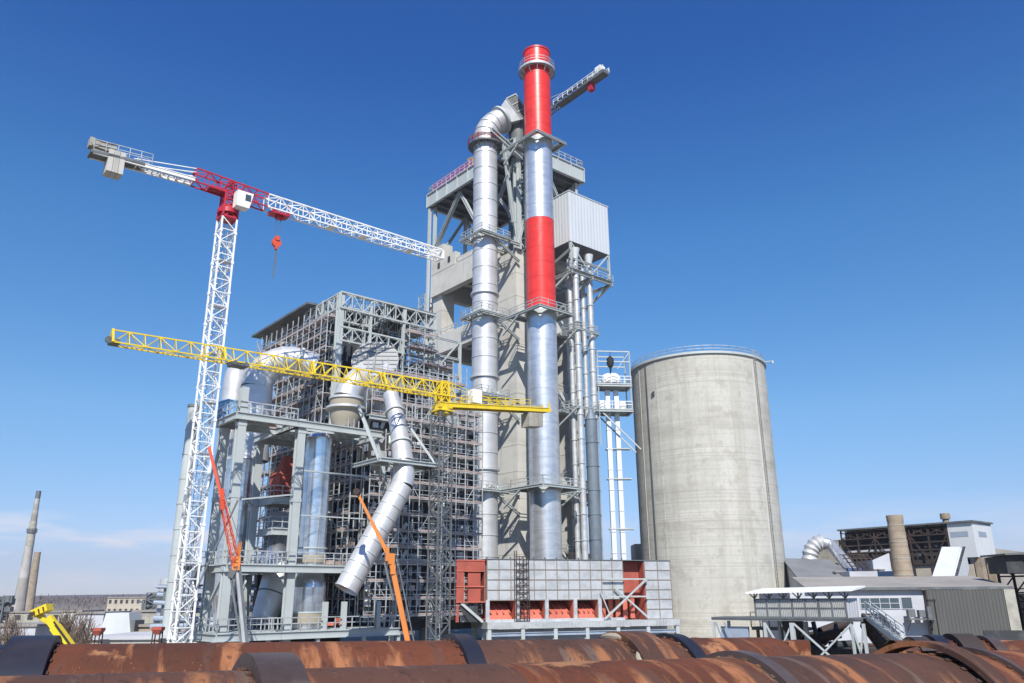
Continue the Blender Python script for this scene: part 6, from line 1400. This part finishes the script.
def rusty_trestle():
    Y = 101; x0, x1 = at(1028, 600, Y).x, at(1100, 600, Y).x; zt = hz(551, Y, 1010); t = thing('rusty_trestle', 'dark rusted trestle building at the right edge of the photo', 'building', (x0, Y, 0))
    mb = MB(); mb.hexa([(x0-2.0, Y-.5, zt-.5), (x1, Y-.5, zt-.2), (x1, Y+5, zt-.2), (x0-2, Y+5, zt-.5), (x0-2.0, Y-.5, zt-.3), (x1, Y-.5, zt+.4), (x1, Y+5, zt+.4), (x0-2, Y+5, zt-.3)]); mb.build('roof', M['dgrey'], t)
    mb = MB(); mb.obox((x0-1.6, Y+.3, zt-2.6), (x1-x0+1, 0, 0), (0, 4, 0), (0, 0, 2.05)); mb.build('upper_wall', M['dark'], t)
    mb = MB(); xs = [x0+.5+k*1.9 for k in range(5)]
    for j, yy in enumerate((Y, Y+6)):
        for k, x in enumerate(xs):
            mb.beam((x, yy, 0), (x, yy, zt-2.5), .28)
            if k:
                for q in range(5): z = .6+q*2.0; mb.beam((xs[k-1], yy, z), (x, yy, z), .18); mb.beam((xs[k-1] if q % 2 else x, yy, z), (x if q % 2 else xs[k-1], yy, z+2), .14)
    for k in range(7): mb.obox((xs[0]-.3, Y+.4, 1+k*1.5), (7, 0, 0), (0, 2.5, 0), (0, 0, .12))
    mb.build('frame', M['rsteel'], t)
    mb = MB(); mb.obox((xs[0]+1, Y+7, 0), (9, 0, 0), (0, .3, 0), (0, 0, zt-5)); mb.build('back_wall', M['beige'], t)
rusty_trestle()
mb = MB(); p = at(1010, 552, 170); a = at(995, 548, 170); mb.hexa([(a.x-3, 168, 0), (a.x+30, 168, 0), (a.x+30, 180, 0), (a.x-3, 180, 0), (a.x-3, 168, a.z), (a.x+30, 168, a.z-4), (a.x+30, 180, a.z-4), (a.x-3, 180, a.z)]); single('hangar_roof_block', mb, M['groof'], 'sloping grey-brown roof far behind the gutted hall at the right edge', 'building')

# ------------------------------------------------------------------ left background
def far_chimney(px, pyt, Y, r0, r1, m, label, bands=()):
    p = at(px, 600, Y); z = hz(pyt, Y, px+20); t = thing('smokestack', label, 'chimney', (p.x, Y, 0)); c = (p.x, Y, 0)
    mb = MB(); mb.lathe(c, [(r0, 0), (r0+(r1-r0)*.5, z*.5), (r1, z*.93), (r1, z), (r1*.7, z), (r1*.7, z-3)], 28); mb.build('shaft', m, t)
    for f in bands: mb = MB(); mb.annulus((p.x, Y, z*f), UZ, .5, r0+(r1-r0)*f+.55, .6, 28); mb.rail([Vector((p.x+math.cos(a)*(r0+(r1-r0)*f+.5), Y+math.sin(a)*(r0+(r1-r0)*f+.5), z*f+.3)) for a in [i*math.pi/6 for i in range(12)]], 1.2, .08, 4, True); mb.build('gallery_ring', M['dgrey'], t)
    if bands:
        mb = MB(); mb.lathe(c, [(r1+.06, z-3.5), (r1+.06, z+.03)], 28); mb.build('sooty_rim', M['dgrey'], t)
        mb = MB(); mb.lathe(c, [(r0+(r1-r0)*.55+.05, z*.55), (r0+(r1-r0)*.75+.05, z*.75)], 28); mb.build('grey_band', M['louv'], t)
M['fwhite'] = mat('flaking_white_chimney', (.40, .385, .365), .9, 0, [((.24, .22, .20), (.3, .3, .08), .45, .58, 6, .8), ((.2, .19, .17), (.02, .02, .16), .52, .6, 2, .5)])
far_chimney(20, 491, 380, 2.7, 1.05, M['fwhite'], 'tall flaking white smokestack with ring galleries, far left', (.66,))
far_chimney(29.5, 552, 430, 2.6, 1.6, M['brick'], 'shorter brown smokestack just right of the white one, far left')
def far_building(name, px0, px1, pyt, Y, dep, m, label, roof='groof', pyb=None, wins=0, wm='dark', rows=1):
    a, b = at(px0, pyt, Y), at(px1, pyt, Y); t = thing(name, label, 'building', (a.x, Y, 0)); W = b.x-a.x
    mb = MB(); mb.obox((a.x, Y, 0), (W, 0, 0), (0, dep, 0), (0, 0, a.z)); mb.build('wall', M[m], t)
    mb = MB(); mb.obox((a.x-.3, Y-.3, a.z+.01), (W+.6, 0, 0), (0, dep+.6, 0), (0, 0, .35)); mb.build('roof', M[roof], t)
    for r_ in range(rows):
        for k in range(wins):
            mb = MB(); w_ = W/wins*.45; mb.obox((a.x+W*(k+.5)/wins-w_/2, Y-.06, a.z-1.9-3.1*r_), (w_, 0, 0), (0, .08, 0), (0, 0, 1.3)); mb.build('window', M[wm], t)
far_building('concrete_block', 108, 147, 598, 300, 12, 'beige', 'weathered concrete block building in front of the far wood', wins=7, rows=2)
far_building('long_store', 0, 62, 613, 240, 14, 'louv', 'long low grey-brown store at the far left edge', wins=5)
far_building('white_annex', -20, 36, 627, 130, 10, 'wwall', 'low white wall at the far left, behind the bare bush')
far_building('grey_store', 62, 82, 612, 200, 10, 'conc2', 'small pale grey store left of the white store', wins=2)
far_building('white_store', 76, 104, 614, 170, 16, 'wwall', 'white walled store behind the yellow boom')
far_building('grey_hall', 134, 200, 612, 160, 16, 'louv', 'long grey hall behind the white crane mast')
far_building('beige_hall', 132, 200, 627, 120, 8, 'tan', 'low tan walled hall with a white upper band, left of the mast')
far_building('flat_roof', 86, 200, 640, 90, 12, 'conc2', 'flat concrete roof edge nearest the tubes, left of the white mast', roof='wwall')
def tank_left():
    Y = 118; a, b = at(104, 613, Y), at(129, 613, Y); t = thing('slanted_silo_hall', 'pale blue-grey sheet-clad hopper building with a notched top, left of the mast', 'building', (a.x, Y, 0))
    W = b.x-a.x; mb = MB(); mb.hexa([(a.x-.6, Y, 0), (b.x+1.0, Y, 0), (b.x+1.0, Y+4, 0), (a.x-.6, Y+4, 0), (a.x+.3, Y, a.z), (b.x, Y, a.z), (b.x, Y+4, a.z), (a.x+.3, Y+4, a.z)]); mb.build('body', M['cwhite'], t)
    mb = MB(); mb.obox((b.x-.4, Y+.5, 0), (1.2, 0, 0), (0, 3, 0), (0, 0, a.z-1)); mb.build('side_bay', M['dgrey'], t)
tank_left()
for px, py, Y, lab in ((98, 632, 88, 'small rust-red hopper on the flat roof left of the pale hopper building'), (158, 631, 88, 'small rust-red hopper on the flat roof directly left of the white mast')):
    p = at(px, py, Y); t = thing('roof_hopper', lab, 'hopper', (p.x, Y, p.z-.8)); mb = MB(); mb.hexa([(p.x-.22, Y-.22, p.z-.35), (p.x+.22, Y-.22, p.z-.35), (p.x+.22, Y+.22, p.z-.35), (p.x-.22, Y+.22, p.z-.35), (p.x-.5, Y-.45, p.z+.1), (p.x+.5, Y-.45, p.z+.1), (p.x+.5, Y+.45, p.z+.1), (p.x-.5, Y+.45, p.z+.1)]); mb.obox((p.x-.52, Y-.47, p.z+.1), (1.04, 0, 0), (0, .94, 0), (0, 0, .3)); mb.build('bin', M['primer'], t)
    mb = MB(); [mb.beam((p.x+a_, Y+b_, p.z-1.9), (p.x+a_*.9, Y+b_*.9, p.z), .1) for a_ in (-.4, .4) for b_ in (-.35, .35)]; [mb.beam((p.x-.4, Y+b_, p.z-1), (p.x+.4, Y+b_, p.z-1), .1) for b_ in (-.35, .35)]; [mb.beam((p.x+a_, Y-.35, p.z-1), (p.x+a_, Y+.35, p.z-1), .1) for a_ in (-.4, .4)]; mb.build('leg', M['rsteel'], t)
def pylon(px, Y, pyt, label, seed):
    p = at(px, 600, Y); z = hz(pyt, Y, px); rr = random.Random(seed); mb = MB(); c = Vector((p.x, Y, 0)); mb.lattice(c, c+UZ*z, 3, 3, 5, .35, .25, up=Vector((0, 1, 0)))
    for k in range(9): q = c+Vector((rr.uniform(-4, 5), rr.uniform(-1, 1), z*rr.uniform(.4, .95))); mb.box(q, (rr.uniform(1, 3), 1.5, rr.uniform(.6, 2)), rr.uniform(-.2, .2)); mb.beam(q, c+UZ*z*rr.uniform(.3, .9), .3)
    single('crusher_frame', mb, M['dgrey'], label, 'steel frame')
pylon(154, 230, 593, 'dark tangled steel plant frame between the concrete block and the mast', 3); pylon(2, 230, 597, 'dark steel plant frame at the very left edge of the photo', 5)
# leafless shrubs and trees on the left
M['twig'] = mat('bare_twigs', (.17, .125, .095), .95, 0, [((.10, .075, .06), (2, 2, 2), .45, .6, 3, .8)])
def bare_tree(px, py, Y, h, wdt, seed, label, base=0):
    rr = random.Random(seed); p = at(px, py, Y); c = Vector((p.x, Y, base)); t = thing('bare_tree', label, 'tree', tuple(c), group='leafless trees at left')
    mb = MB(); tops = []
    for k in range(5):
        a = rr.uniform(0, 6.28); q = c+Vector((math.cos(a)*wdt*.25, math.sin(a)*wdt*.25, h*.45)); mb.tube(c+Vector((math.cos(a)*.12, math.sin(a)*.12, 0)), q, .10*h/6, .05*h/6, n=6); tops.append(q)
    mb.build('trunk', M['twig'], t)
    mb = MB()
    for q in tops:
        for k in range(12):
            d = Vector((rr.gauss(0, .5), rr.gauss(0, .5), rr.uniform(.5, 1.2))).normalized(); L = h*rr.uniform(.2, .5); e = q+d*L*Vector((wdt/h, wdt/h, 1)).x if False else q+Vector((d.x*wdt*.55, d.y*wdt*.55, d.z*L)); mb.beam(q-UZ*h*rr.uniform(0, .25), e, .028*h/6)
            for j in range(9): s0 = q.lerp(e, rr.uniform(.2, 1)); mb.beam(s0, s0+Vector((rr.gauss(0, .28), rr.gauss(0, .28), rr.uniform(.2, .9)))*h*.13, .013*h/6)
    mb.build('crown', M['twig'], t)
bare_tree(10, 630, 60, 6.3, 1.2, 1, 'thin leafless tree behind the black tube end, leftmost')
bare_tree(18, 635, 48, 5.6, 1.0, 2, 'thin leafless bush second from the left edge')
bare_tree(68, 632, 62, 6.6, 1.5, 3, 'leafless tree behind the yellow boom')
bare_tree(78, 634, 56, 6.3, 1.5, 4, 'leafless tree directly right of the yellow boom')
for o in bpy.data.objects:
    pass
SC.render.engine = 'CYCLES'
# ------------------------------------------------------------------ thin spring haze
mb = MB(); mb.box((0, 1900, 98), (9200, 4200, 198)); m = bpy.data.materials.new('thin_haze'); m.use_nodes = True; nt = m.node_tree
for n in list(nt.nodes):
    if n.type == 'BSDF_PRINCIPLED': nt.nodes.remove(n)
pv = nt.nodes.new('ShaderNodeVolumePrincipled'); pv.inputs['Color'].default_value = (.80, .86, 1, 1); pv.inputs['Density'].default_value = .00014; pv.inputs['Anisotropy'].default_value = .2
out = [n for n in nt.nodes if n.type == 'OUTPUT_MATERIAL'][0]; nt.links.new(pv.outputs[0], out.inputs['Volume'])
struct(mb.build('haze', m), 'stuff')
